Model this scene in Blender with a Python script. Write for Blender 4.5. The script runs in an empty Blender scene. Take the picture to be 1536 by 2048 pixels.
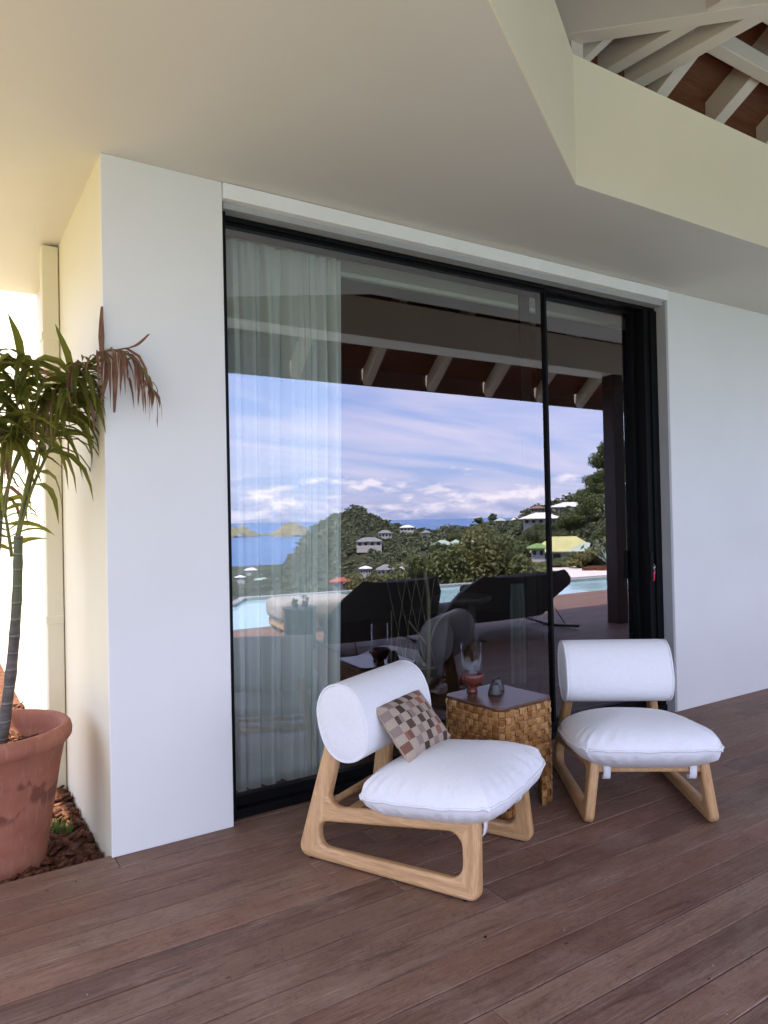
import bpy, bmesh, math, random
import numpy as np
from math import sin, cos, pi, radians, sqrt, atan2, hypot
from mathutils import Vector, Matrix, Quaternion
random.seed(7); rng = np.random.default_rng(11)
S = bpy.context.scene
COL = S.collection

# ------------------------------------------------------------------ camera
cam_d = bpy.data.cameras.new('camera'); cam = bpy.data.objects.new('camera', cam_d); COL.objects.link(cam)
cam_d.sensor_fit = 'VERTICAL'; cam_d.sensor_height = 36.0; cam_d.lens = 1430.0/2048.0*36.0
cam_d.clip_start = 0.05; cam_d.clip_end = 120000
YAW, PITCH, ROLL = radians(32.37), radians(0.615), radians(-1.217)
fw = Vector((sin(YAW)*cos(PITCH), cos(YAW)*cos(PITCH), sin(PITCH)))
rt = Vector((cos(YAW), -sin(YAW), 0)); up = rt.cross(fw)
r2 = cos(ROLL)*rt + sin(ROLL)*up; u2 = -sin(ROLL)*rt + cos(ROLL)*up
M4 = Matrix((( r2.x, u2.x, -fw.x, -0.6715), (r2.y, u2.y, -fw.y, -3.410), (r2.z, u2.z, -fw.z, 1.5), (0, 0, 0, 1)))
cam.matrix_world = M4
S.camera = cam

# ------------------------------------------------------------------ sky, sun, exposure
SUNV = Vector((-0.48, 0.14, 1.0)).normalized()
SUN_EL = math.asin(SUNV.z); SUN_ROT = atan2(SUNV.x, SUNV.y)
SKY_STRENGTH = 0.14
W = bpy.data.worlds.new('World'); S.world = W; W.use_nodes = True
def build_sky():
    nt = W.node_tree; N = nt.nodes; L = nt.links
    for n in list(N): N.remove(n)
    out = N.new('ShaderNodeOutputWorld'); bg = N.new('ShaderNodeBackground'); L.new(bg.outputs[0], out.inputs[0])
    bg.inputs[1].default_value = SKY_STRENGTH
    sky = N.new('ShaderNodeTexSky'); sky.sky_type = 'NISHITA'; sky.sun_disc = False
    sky.sun_elevation = SUN_EL; sky.sun_rotation = SUN_ROT; sky.altitude = 80; sky.air_density = 1.0; sky.dust_density = 1.2; sky.ozone_density = 1.6
    tc = N.new('ShaderNodeTexCoord'); sp = N.new('ShaderNodeSeparateXYZ'); L.new(tc.outputs['Generated'], sp.inputs[0])
    def math_(op, a, b=None, clamp=False):
        m = N.new('ShaderNodeMath'); m.operation = op; m.use_clamp = clamp
        for i, v in enumerate((a, b)):
            if v is None: continue
            if isinstance(v, (int, float)): m.inputs[i].default_value = v
            else: L.new(v, m.inputs[i])
        return m.outputs[0]
    def ramp(fac, stops, interp='LINEAR'):
        r = N.new('ShaderNodeValToRGB'); r.color_ramp.interpolation = interp; L.new(fac, r.inputs[0])
        e = r.color_ramp.elements
        while len(e) < len(stops): e.new(0.5)
        for i, (p, c) in enumerate(stops):
            e[i].position = p; e[i].color = (c, c, c, 1) if isinstance(c, (int, float)) else (*c, 1)
        return r.outputs[0]
    def noise(vec, scale, detail, rough=0.55, dist=0.0):
        n = N.new('ShaderNodeTexNoise'); n.inputs['Scale'].default_value = scale; n.inputs['Detail'].default_value = detail
        n.inputs['Roughness'].default_value = rough; n.inputs['Distortion'].default_value = dist; L.new(vec, n.inputs['Vector']); return n.outputs[0]
    def mix(fac, a, b):
        m = N.new('ShaderNodeMix'); m.data_type = 'RGBA'
        L.new(fac, m.inputs[0]) if not isinstance(fac, float) else setattr(m.inputs[0], 'default_value', fac)
        for s, v in ((6, a), (7, b)):
            if isinstance(v, tuple): m.inputs[s].default_value = (*v, 1)
            else: L.new(v, m.inputs[s])
        return m.outputs[2]
    z = sp.outputs[2]
    # high streaky cloud, laid on a flat layer overhead
    zz = math_('ADD', math_('MAXIMUM', z, 0.0), 0.16)
    cb = N.new('ShaderNodeCombineXYZ'); L.new(math_('DIVIDE', sp.outputs[0], zz), cb.inputs[0]); L.new(math_('DIVIDE', sp.outputs[1], zz), cb.inputs[1])
    mp = N.new('ShaderNodeMapping'); mp.inputs['Rotation'].default_value = (0, 0, 0.9); mp.inputs['Scale'].default_value = (0.55, 1.7, 1); L.new(cb.outputs[0], mp.inputs[0])
    ci = noise(mp.outputs[0], 1.15, 6, 0.52, 0.6)
    cif = ramp(ci, [(0.38, 0.0), (0.74, 0.85)])
    # cumulus bank low over the sea
    mp2 = N.new('ShaderNodeMapping'); mp2.inputs['Scale'].default_value = (1, 1, 2.6); L.new(tc.outputs['Generated'], mp2.inputs[0])
    cu = noise(mp2.outputs[0], 19.0, 8, 0.6, 0.1)
    band = ramp(z, [(0.0, 0.07), (0.025, 0.10), (0.045, 0.04), (0.07, 0.0), (0.2, 0.0)])
    band0 = ramp(z, [(0.0, 0.0), (0.05, 0.02), (0.09, 0.14), (0.2, 0.3)])
    cuv = math_('SUBTRACT', math_('ADD', cu, band), band0)
    cuf = ramp(cuv, [(0.535, 0.0), (0.68, 0.78)])
    mp3 = N.new('ShaderNodeMapping'); mp3.inputs['Location'].default_value = (0, 0, 0.03); mp3.inputs['Scale'].default_value = (1, 1, 2.6); L.new(tc.outputs['Generated'], mp3.inputs[0])
    cu2 = noise(mp3.outputs[0], 19.0, 5, 0.55, 0.1)
    lit = math_('SUBTRACT', cu, cu2)
    litf = ramp(math_('ADD', math_('MULTIPLY', lit, 2.6), 0.5, True), [(0.25, 0.0), (0.75, 1.0)])
    cucol = mix(litf, (5.6, 5.6, 7.2), (9.9, 9.2, 9.3))
    cicol = mix(0.5, (8.0, 7.4, 8.4), (8.0, 7.4, 8.4))
    base = mix(0.55, sky.outputs[0], (3.5, 4.7, 9.2))
    c1 = mix(cif, base, cicol)
    c2 = mix(cuf, c1, cucol)
    lp = ramp(math_('ADD', math_('MULTIPLY', z, 20.0), 0.5, True), [(0.0, 0.0), (1.0, 1.0)])
    c3 = mix(lp, base, c2)
    L.new(c3, bg.inputs[0])
build_sky()
sd = bpy.data.lights.new('sun', 'SUN'); sd.energy = 4.8; sd.angle = radians(0.55); sd.color = (1.0, 0.94, 0.84)
sun = bpy.data.objects.new('sun', sd); COL.objects.link(sun); sun.rotation_euler = (-SUNV).to_track_quat('-Z', 'Y').to_euler(); sun.location = (-10, 8, 30)

S.render.engine = 'CYCLES'
S.view_settings.view_transform = 'Standard'; S.view_settings.look = 'None'; S.view_settings.gamma = 1.0; S.view_settings.use_curve_mapping = False
S.view_settings.exposure = 1.62
cy = S.cycles
cy.max_bounces = 10; cy.diffuse_bounces = 5; cy.glossy_bounces = 5; cy.transmission_bounces = 6; cy.transparent_max_bounces = 24
cy.use_denoising = True; cy.sample_clamp_indirect = 6.0; cy.caustics_reflective = False; cy.caustics_refractive = False
try: cy.denoiser = 'OPENIMAGEDENOISE'; cy.denoising_input_passes = 'RGB_ALBEDO_NORMAL'
except Exception: pass

# ------------------------------------------------------------------ materials
class NB:
    def __init__(s, name):
        s.m = bpy.data.materials.new(name); s.m.use_nodes = True; s.nt = s.m.node_tree; s.N = s.nt.nodes; s.L = s.nt.links
        s.b = s.N['Principled BSDF']; s.out = s.N['Material Output']
    def link(s, v, sock):
        if isinstance(v, (int, float)): sock.default_value = v
        elif isinstance(v, tuple): sock.default_value = (*v, 1) if len(v) == 3 and sock.type == 'RGBA' else v
        else: s.L.new(v, sock)
    def coord(s, which='Object', scale=(1, 1, 1), rnd=False, rot=(0, 0, 0)):
        if which == 'Position': o = s.N.new('ShaderNodeNewGeometry').outputs['Position']
        else: o = s.N.new('ShaderNodeTexCoord').outputs[which]
        if rnd:
            oi = s.N.new('ShaderNodeObjectInfo'); mu = s.N.new('ShaderNodeMath'); mu.operation = 'MULTIPLY'; mu.inputs[1].default_value = 37.0
            s.L.new(oi.outputs['Random'], mu.inputs[0]); va = s.N.new('ShaderNodeVectorMath'); s.L.new(o, va.inputs[0]); s.L.new(mu.outputs[0], va.inputs[1]); o = va.outputs[0]
        mp = s.N.new('ShaderNodeMapping'); mp.inputs['Scale'].default_value = scale; mp.inputs['Rotation'].default_value = rot; s.L.new(o, mp.inputs[0]); return mp.outputs[0]
    def noise(s, vec, scale=5, detail=4, rough=0.55, dist=0.0, col=False):
        n = s.N.new('ShaderNodeTexNoise'); n.inputs['Scale'].default_value = scale; n.inputs['Detail'].default_value = detail
        n.inputs['Roughness'].default_value = rough; n.inputs['Distortion'].default_value = dist; s.L.new(vec, n.inputs['Vector']); return n.outputs[1 if col else 0]
    def ramp(s, fac, stops, interp='LINEAR'):
        r = s.N.new('ShaderNodeValToRGB'); r.color_ramp.interpolation = interp; s.L.new(fac, r.inputs[0]); e = r.color_ramp.elements
        while len(e) < len(stops): e.new(0.5)
        for i, (p, c) in enumerate(stops):
            e[i].position = p; e[i].color = (c, c, c, 1) if isinstance(c, (int, float)) else (*c, 1)
        return r.outputs[0]
    def mix(s, fac, a, b, mode='MIX'):
        m = s.N.new('ShaderNodeMix'); m.data_type = 'RGBA'; m.blend_type = mode
        s.link(fac, m.inputs[0]); s.link(a, m.inputs[6]); s.link(b, m.inputs[7]); return m.outputs[2]
    def math(s, op, a, b=0.0, clamp=False):
        m = s.N.new('ShaderNodeMath'); m.operation = op; m.use_clamp = clamp; s.link(a, m.inputs[0]); s.link(b, m.inputs[1]); return m.outputs[0]
    def rand(s): return s.N.new('ShaderNodeObjectInfo').outputs['Random']
    def bump(s, h, strength=0.2, dist=0.01):
        b = s.N.new('ShaderNodeBump'); b.inputs['Strength'].default_value = strength; b.inputs['Distance'].default_value = dist
        s.L.new(h, b.inputs['Height']); s.L.new(b.outputs[0], s.b.inputs['Normal']); return b.outputs[0]
    def set(s, col=None, rough=0.5, spec=0.5, metal=0.0):
        if col is not None: s.link(col, s.b.inputs['Base Color'])
        s.link(rough, s.b.inputs['Roughness']); s.b.inputs['Specular IOR Level'].default_value = spec; s.b.inputs['Metallic'].default_value = metal
        return s
MAT = {}
def simple(name, col, rough=0.5, spec=0.4, var=0.06, scale=6, bump=0.0, metal=0.0, which='Object', bscale=60):
    n = NB(name); v = n.noise(n.coord(which, rnd=True), scale, 4)
    lo = tuple(c*(1-var*1.6) for c in col); hi = tuple(min(1, c*(1+var)) for c in col)
    n.set(n.ramp(v, [(0.3, lo), (0.7, hi)]), rough, spec, metal)
    if bump: n.bump(n.noise(n.coord(which), bscale, 3), bump, 0.004)
    MAT[name] = n.m; return n.m
# painted masonry: faint roller texture, soft unevenness, a few scuffs
def paint(name, col, scuff=0.0):
    n = NB(name); p = n.coord('Position')
    c = n.mix(n.ramp(n.noise(p, 1.3, 5), [(0.3, 0.0), (0.75, 1.0)]), tuple(x*0.945 for x in col), col)
    if scuff:
        sc = n.ramp(n.noise(n.coord('Position', (3, 3, 9)), 7, 6, 0.7), [(0.70, 0.0), (0.78, scuff)])
        c = n.mix(sc, c, tuple(x*0.72 for x in col))
    n.set(c, 0.55, 0.35); n.bump(n.math('ADD', n.noise(p, 160, 3), n.math('MULTIPLY', n.noise(p, 5, 4), 3.0)), 0.10, 0.003); MAT[name] = n.m
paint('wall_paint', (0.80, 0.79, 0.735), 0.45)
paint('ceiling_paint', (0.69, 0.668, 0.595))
paint('cream_paint', (0.79, 0.735, 0.535), 0.25)
paint('fascia_paint', (0.93, 0.83, 0.61))
paint('beam_paint', (0.64, 0.565, 0.47))
simple('header_white', (0.86, 0.85, 0.80), 0.4, 0.4, 0.02)
simple('jamb_grey', (0.40, 0.40, 0.385), 0.5, 0.4, 0.03)
simple('black_metal', (0.005, 0.005, 0.005), 0.5, 0.12, 0.1)
simple('dark_metal', (0.03, 0.03, 0.03), 0.35, 0.5, 0.1)
simple('chrome', (0.7, 0.7, 0.7), 0.2, 0.5, 0.02, metal=1.0)
simple('pink_plastic', (0.75, 0.03, 0.09), 0.4)
simple('dark_post', (0.040, 0.013, 0.008), 0.5, 0.4, 0.3, 12)
def wood(name, cols, scale=(1.2, 16, 16), rough=0.55, which='Object', spec=0.35, bump=0.12, ring=0.5, fine=1.0):
    n = NB(name); co = n.coord(which, scale, rnd=True)
    a = n.noise(co, 2.0, 6, 0.6, ring)
    f = n.noise(n.coord(which, tuple(s*4*fine for s in scale), rnd=True), 3.0, 3, 0.6)
    c = n.ramp(a, [(0.28, cols[0]), (0.5, cols[1]), (0.72, cols[2])])
    c = n.mix(n.ramp(f, [(0.35, 0.45), (0.6, 0.0)]), c, tuple(x*0.62 for x in cols[0]))
    r = n.rand(); c = n.mix(n.math('MULTIPLY', r, 0.25), c, cols[0])
    n.set(c, rough, spec); n.bump(f, bump, 0.003); MAT[name] = n.m; return n
wood('teak', [(0.45, 0.252, 0.105), (0.59, 0.350, 0.158), (0.69, 0.440, 0.218)], (14, 1.4, 14), 0.5)
wood('roof_board', [(0.10, 0.032, 0.014), (0.155, 0.052, 0.022), (0.20, 0.075, 0.034)], (1.2, 16, 16), 0.5, 'Position')
wood('table_wood', [(0.085, 0.035, 0.018), (0.125, 0.055, 0.028), (0.17, 0.08, 0.042)], (1.4, 14, 14), 0.27, 'Object', 0.5, 0.05)
def frame_wood():
    n = NB('teak_frame'); o = n.N.new('ShaderNodeTexCoord').outputs['Object']; sp = n.N.new('ShaderNodeSeparateXYZ'); n.L.new(o, sp.inputs[0]); x, y = sp.outputs[0], sp.outputs[1]
    lt = lambda a, b: n.math('LESS_THAN', a, b); gt = lambda a, b: n.math('GREATER_THAN', a, b); mul = lambda a, b: n.math('MULTIPLY', a, b)
    back = mul(lt(x, n.math('ADD', 0.115, n.math('MULTIPLY', y, 0.08))), gt(y, mul(x, 0.55)))
    fx = n.math('SUBTRACT', 0.888, x)
    front = mul(mul(lt(fx, 0.085), gt(y, mul(fx, 0.85))), lt(y, n.math('SUBTRACT', 0.335, mul(fx, 1.15))))
    upper = mul(gt(y, 0.27), lt(x, 0.32))
    m = n.math('MAXIMUM', n.math('MAXIMUM', back, front), upper)
    def grain(sc):
        a = n.noise(n.coord('Object', sc, rnd=True), 2.0, 6, 0.6, 0.6); f = n.noise(n.coord('Object', tuple(k*4 for k in sc), rnd=True), 3.0, 3, 0.6)
        c = n.ramp(a, [(0.28, (0.45, 0.252, 0.105)), (0.5, (0.59, 0.350, 0.158)), (0.72, (0.69, 0.440, 0.218))])
        return n.mix(n.ramp(f, [(0.35, 0.4), (0.6, 0.0)]), c, (0.26, 0.13, 0.05))
    gv = grain((16, 1.3, 16)); gh = grain((1.3, 16, 16))
    c = n.mix(m, gh, gv); n.set(c, 0.5, 0.35); MAT['teak_frame'] = n.m
frame_wood()
def deck_mat():
    n = NB('deck_wood'); oi = n.rand()
    co = n.coord('Object', (0.8, 12, 12), rnd=True)
    a = n.noise(co, 2.0, 8, 0.66, 1.3)
    streak = n.noise(n.coord('Object', (2.6, 95, 95), rnd=True), 2.0, 5, 0.7)
    fig = n.noise(n.coord('Object', (1.6, 7, 7), rnd=True), 1.6, 3, 0.5, 1.8)
    rings = n.math('FRACT', n.math('MULTIPLY', fig, 11.0))
    base = n.ramp(oi, [(0.0, (0.090, 0.046, 0.032)), (0.14, (0.190, 0.086, 0.054)), (0.30, (0.138, 0.080, 0.058)), (0.46, (0.235, 0.110, 0.068)), (0.60, (0.112, 0.058, 0.042)), (0.74, (0.200, 0.120, 0.083)), (0.88, (0.150, 0.070, 0.047)), (1.0, (0.215, 0.132, 0.092))])
    c = n.mix(n.ramp(a, [(0.36, 0.0), (0.66, 0.6)]), base, (0.225, 0.142, 0.103))
    c = n.mix(n.ramp(a, [(0.26, 0.8), (0.44, 0.0)]), c, (0.048, 0.024, 0.018))
    c = n.mix(n.ramp(rings, [(0.0, 0.34), (0.25, 0.0), (0.8, 0.0), (1.0, 0.34)]), c, (0.070, 0.036, 0.027))
    patch = n.ramp(n.noise(n.coord('Object', (1.1, 4, 4), rnd=True), 2.2, 4, 0.6), [(0.45, 0.0), (0.62, 1.0)])
    c = n.mix(n.math('MULTIPLY', n.ramp(streak, [(0.50, 0.0), (0.68, 0.72)]), patch), c, (0.38, 0.29, 0.235))
    c = n.mix(n.ramp(streak, [(0.28, 0.7), (0.45, 0.0)]), c, (0.055, 0.027, 0.021))
    worn = n.noise(n.coord('Position', (0.9, 1.5, 1)), 2.1, 7, 0.7)
    c = n.mix(n.ramp(worn, [(0.52, 0.0), (0.74, 0.45)]), c, (0.30, 0.222, 0.175))
    stain = n.noise(n.coord('Position', (1, 1.2, 1)), 1.3, 6, 0.65)
    c = n.mix(n.ramp(stain, [(0.28, 0.5), (0.44, 0.0)]), c, (0.055, 0.030, 0.023))
    v = n.N.new('ShaderNodeTexVoronoi'); v.inputs['Scale'].default_value = 3.6; n.L.new(n.coord('Position', (1, 2.4, 1)), v.inputs['Vector'])
    c = n.mix(n.ramp(v.outputs['Distance'], [(0.030, 0.9), (0.052, 0.0)]), c, (0.022, 0.010, 0.008))
    v2 = n.N.new('ShaderNodeTexVoronoi'); v2.inputs['Scale'].default_value = 7.0; n.L.new(n.coord('Position', (1.1, 1, 1)), v2.inputs['Vector'])
    c = n.mix(n.ramp(v2.outputs['Distance'], [(0.018, 0.8), (0.030, 0.0)]), c, (0.42, 0.34, 0.28))
    crack = n.noise(n.coord('Position', (2.2, 4, 1)), 2.6, 5, 0.6, 0.6)
    c = n.mix(n.ramp(n.math('ABSOLUTE', n.math('SUBTRACT', crack, 0.5)), [(0.0, 0.55), (0.006, 0.0)]), c, (0.04, 0.019, 0.015))
    c = n.mix(1.0, c, (1.08, 1.03, 0.93), 'MULTIPLY')
    n.set(c, n.ramp(a, [(0.3, 0.45), (0.7, 0.65)]), 0.28)
    n.bump(n.math('ADD', streak, n.math('MULTIPLY', a, 0.5)), 0.3, 0.003); MAT['deck_wood'] = n.m
deck_mat()
def fabric(name, col, scale=700, bump=0.38, melange=0.05):
    n = NB(name); co = n.coord('Object')
    w = n.noise(n.coord('Object', (1, 3, 1)), scale*0.5, 2); w2 = n.noise(n.coord('Object', (3, 1, 1)), scale*0.5, 2)
    h = n.math('ADD', w, w2)
    c = n.mix(n.ramp(n.noise(co, 60, 5, 0.7), [(0.35, 0.0), (0.7, 1.0)]), tuple(x*(1-melange) for x in col), col)
    c = n.mix(n.ramp(h, [(0.8, 0.22), (1.05, 0.0)]), c, tuple(x*0.82 for x in col))
    n.set(c, 0.9, 0.15)
    wr = n.noise(n.coord('Object', (1, 1, 1)), 7, 3)
    crease = n.noise(n.coord('Object', (3, 9, 3)), 3.2, 4, 0.6, 0.8)
    hh = n.math('ADD', n.math('MULTIPLY', h, 0.12), n.math('ADD', n.math('MULTIPLY', wr, 1.0), n.math('MULTIPLY', crease, 0.9)))
    n.bump(hh, bump, 0.008)
    n.b.inputs['Sheen Weight'].default_value = 0.15; MAT[name] = n.m
fabric('white_fabric', (0.80, 0.785, 0.76))
fabric('strap_fabric', (0.80, 0.79, 0.77), 900)
fabric('pale_upholstery', (0.40, 0.37, 0.33))
fabric('dark_upholstery', (0.085, 0.076, 0.069))
def check_fabric():
    n = NB('check_fabric'); uv = n.N.new('ShaderNodeTexCoord').outputs['UV']
    mp = n.N.new('ShaderNodeMapping'); mp.inputs['Scale'].default_value = (9, 7, 1); n.L.new(uv, mp.inputs[0])
    fl = n.N.new('ShaderNodeVectorMath'); fl.operation = 'FLOOR'; n.L.new(mp.outputs[0], fl.inputs[0])
    wn = n.N.new('ShaderNodeTexWhiteNoise'); wn.noise_dimensions = '2D'; n.L.new(fl.outputs[0], wn.inputs[0])
    ck = n.N.new('ShaderNodeTexChecker'); ck.inputs['Scale'].default_value = 1.0; n.L.new(mp.outputs[0], ck.inputs[0])
    sp = n.N.new('ShaderNodeSeparateXYZ'); n.L.new(uv, sp.inputs[0])
    pal = n.ramp(n.math('ADD', n.math('MULTIPLY', wn.outputs[0], 0.75), n.math('MULTIPLY', sp.outputs[0], 0.25)), [(0.0, (0.38, 0.29, 0.225)), (0.30, (0.155, 0.06, 0.038)), (0.44, (0.26, 0.095, 0.058)), (0.52, (0.24, 0.175, 0.145)), (0.66, (0.055, 0.023, 0.016)), (0.80, (0.018, 0.010, 0.008))], 'CONSTANT')
    st = n.noise(n.N.new('ShaderNodeMapping').outputs[0] if False else n.coord('UV', (160, 9, 1)), 3.0, 3, 0.7)
    beige = n.ramp(st, [(0.3, (0.20, 0.140, 0.095)), (0.48, (0.39, 0.305, 0.225)), (0.7, (0.50, 0.41, 0.315))])
    c = n.mix(ck.outputs[1], beige, n.mix(0.12, pal, beige))
    n.set(c, 0.9, 0.15); n.bump(n.noise(n.coord('UV', (160, 160, 1)), 2.0, 2), 0.3, 0.002); MAT['check_fabric'] = n.m
check_fabric()
def wicker(name, sc):
    n = NB(name); r = n.rand(); st = n.noise(n.coord('Object', sc, rnd=True), 1.0, 2, 0.5)
    c = n.ramp(r, [(0.0, (0.29, 0.118, 0.027)), (0.35, (0.41, 0.185, 0.048)), (0.7, (0.50, 0.25, 0.075)), (1.0, (0.60, 0.34, 0.125))])
    c = n.mix(n.ramp(st, [(0.36, 0.65), (0.50, 0.0)]), c, (0.15, 0.055, 0.012)); c = n.mix(n.ramp(st, [(0.58, 0.0), (0.72, 0.6)]), c, (0.62, 0.37, 0.15))
    n.set(c, 0.4, 0.5); MAT[name] = n.m
wicker('wicker', (210, 210, 9)); wicker('wicker_flat', (9, 9, 210))
simple('wicker_core', (0.15, 0.058, 0.016), 0.6, 0.3, 0.2, 60)
def terracotta():
    n = NB('terracotta'); p = n.coord('Object')
    c = n.ramp(n.noise(p, 5, 6, 0.65), [(0.28, (0.28, 0.100, 0.056)), (0.55, (0.36, 0.138, 0.078)), (0.8, (0.41, 0.18, 0.112))])
    # wet runs below the rim: patches pulled down the side
    drip = n.noise(n.coord('Object', (9, 9, 1.6)), 1.25, 5, 0.6); big = n.noise(n.coord('Object', (1, 1, 1.3)), 4.2, 2)
    sx = n.N.new('ShaderNodeSeparateXYZ'); n.L.new(n.N.new('ShaderNodeTexCoord').outputs['Object'], sx.inputs[0])
    zone = n.ramp(n.math('ADD', sx.outputs[2], n.math('MULTIPLY', n.math('SUBTRACT', drip, 0.5), 0.28)), [(0.40, 0.0), (0.425, 1.0), (0.50, 1.0), (0.515, 0.0)])
    patch = n.ramp(big, [(0.50, 0.0), (0.53, 0.85)])
    c = n.mix(n.math('MULTIPLY', zone, patch), c, (0.165, 0.055, 0.036))
    sm = n.noise(n.coord('Object', (26, 26, 1.5)), 2.2, 4)
    c = n.mix(n.ramp(sm, [(0.56, 0.0), (0.74, 0.3)]), c, (0.47, 0.30, 0.24))
    n.set(c, 0.75, 0.25); n.bump(n.noise(p, 60, 4), 0.15, 0.004); MAT['terracotta'] = n.m
terracotta()
simple('lamp_terracotta', (0.125, 0.030, 0.018), 0.35, 0.5, 0.12, 30)
simple('votive_grey', (0.040, 0.035, 0.032), 0.4, 0.5, 0.12, 50)
simple('soil', (0.035, 0.018, 0.012), 0.95, 0.1, 0.4, 12, 0.5)
def mulch():
    n = NB('mulch'); oi = n.noise(n.coord('Position'), 28, 3)
    n.set(n.ramp(oi, [(0.25, (0.030, 0.012, 0.007)), (0.5, (0.095, 0.036, 0.018)), (0.72, (0.20, 0.082, 0.038))]), 0.85, 0.2); n.bump(n.noise(n.coord('Position'), 120, 3), 0.3, 0.004); MAT['mulch'] = n.m
mulch()
def leafmat(name, a, b, trans=0.5, rough=0.45, which='Position', scale=3.0, back=None):
    n = NB(name); v = n.noise(n.coord(which), scale, 3)
    c = n.ramp(v, [(0.3, a), (0.7, b)])
    n.set(c, rough, 0.35)
    tr = n.N.new('ShaderNodeBsdfTranslucent'); n.link(n.mix(0.5, c, tuple(min(1, x*1.9) for x in b)), tr.inputs[0])
    mx = n.N.new('ShaderNodeMixShader'); mx.inputs[0].default_value = trans
    n.L.new(n.b.outputs[0], mx.inputs[1]); n.L.new(tr.outputs[0], mx.inputs[2]); n.L.new(mx.outputs[0], n.out.inputs[0]); MAT[name] = n.m
leafmat('palm_leaf', (0.060, 0.075, 0.012), (0.185, 0.190, 0.034), 0.58, 0.4, 'Position', 6)
leafmat('palm_leaf_backlit', (0.10, 0.13, 0.015), (0.20, 0.20, 0.03), 0.55, 0.4, 'Position', 6)  # lit copy of the palm leaf: sun from behind painted into its colour
leafmat('palm_dead', (0.115, 0.050, 0.028), (0.27, 0.145, 0.088), 0.25, 0.7, 'Position', 14)
leafmat('tree_leaf', (0.034, 0.056, 0.015), (0.125, 0.148, 0.042), 0.25, 0.5, 'Position', 0.8)
leafmat('tree_leaf_pale', (0.045, 0.062, 0.020), (0.115, 0.13, 0.048), 0.25, 0.5, 'Position', 0.9)
leafmat('bush_leaf', (0.040, 0.060, 0.018), (0.19, 0.20, 0.070), 0.3, 0.5, 'Position', 2.2)
leafmat('bush_leaf_yellow', (0.055, 0.066, 0.018), (0.20, 0.19, 0.065), 0.3, 0.5, 'Position', 3.0)
leafmat('wood_leaf', (0.050, 0.068, 0.036), (0.150, 0.162, 0.080), 0.15, 0.6, 'Position', 0.13)  # leaf colour lightened to stand in for haze over the hills
leafmat('grass_blade', (0.045, 0.085, 0.018), (0.11, 0.16, 0.04), 0.4, 0.5, 'Position', 20)
def stem_mat():
    n = NB('cane'); s = n.N.new('ShaderNodeSeparateXYZ'); n.L.new(n.N.new('ShaderNodeNewGeometry').outputs['Position'], s.inputs[0])
    v = n.noise(n.coord('Position', (1, 1, 2)), 14, 4, 0.6)
    c = n.ramp(v, [(0.3, (0.035, 0.028, 0.022)), (0.6, (0.115, 0.095, 0.072))])
    g = n.ramp(s.outputs[2], [(1.15/2, 0.0), (1.35/2, 0.85)]) if False else n.ramp(n.math('MULTIPLY', s.outputs[2], 0.5), [(0.50, 0.0), (0.60, 0.85)])
    w = n.math('FRACT', n.math('ADD', n.math('MULTIPLY', s.outputs[2], 13.0), n.math('MULTIPLY', n.noise(n.coord('Position'), 9, 2), 0.25)))
    c = n.mix(g, c, (0.095, 0.105, 0.035)); c = n.mix(n.ramp(w, [(0.0, 0.75), (0.07, 0.75), (0.12, 0.0)]), c, (0.20, 0.175, 0.14)); c = n.mix(n.ramp(w, [(0.86, 0.0), (1.0, 0.6)]), c, (0.02, 0.016, 0.012)); n.set(c, 0.5, 0.4); MAT['cane'] = n.m
stem_mat()
simple('bark', (0.11, 0.075, 0.05), 0.9, 0.2, 0.3, 8, 0.4)
# glass
def coated_glass():
    n = NB('coated_glass'); N = n.N; L = n.L
    fr = N.new('ShaderNodeFresnel'); fr.inputs[0].default_value = 1.5
    fac = n.math('ADD', n.math('MULTIPLY', fr.outputs[0], 0.75), GLASS_R, True)
    geo = N.new('ShaderNodeNewGeometry'); front = n.math('SUBTRACT', 1.0, geo.outputs['Backfacing'])
    f2 = n.math('MULTIPLY', fac, front)
    tr = N.new('ShaderNodeBsdfTransparent'); tr.inputs[0].default_value = (0.92, 0.955, 0.925, 1)
    gl = N.new('ShaderNodeBsdfGlossy'); gl.inputs[0].default_value = (0.94, 0.92, 1.0, 1); gl.inputs['Roughness'].default_value = 0.0
    mx = N.new('ShaderNodeMixShader'); L.new(f2, mx.inputs[0]); L.new(tr.outputs[0], mx.inputs[1]); L.new(gl.outputs[0], mx.inputs[2]); L.new(mx.outputs[0], n.out.inputs[0])
    N.remove(n.b); MAT['coated_glass'] = n.m
GLASS_R = 0.22
coated_glass()
def clear_glass():
    n = NB('clear_glass'); N = n.N; L = n.L
    lw2 = N.new('ShaderNodeLayerWeight'); lw2.inputs[0].default_value = 0.5
    tr = N.new('ShaderNodeBsdfTransparent'); tr.inputs[0].default_value = (0.93, 0.93, 0.94, 1)
    gl = N.new('ShaderNodeBsdfGlossy'); gl.inputs['Roughness'].default_value = 0.02
    mx = N.new('ShaderNodeMixShader'); L.new(n.math('ADD', n.math('MULTIPLY', n.math('POWER', lw2.outputs['Facing'], 4.0), 0.6), 0.035, True), mx.inputs[0]); L.new(tr.outputs[0], mx.inputs[1]); L.new(gl.outputs[0], mx.inputs[2]); L.new(mx.outputs[0], n.out.inputs[0])
    N.remove(n.b); MAT['clear_glass'] = n.m
clear_glass()
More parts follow.
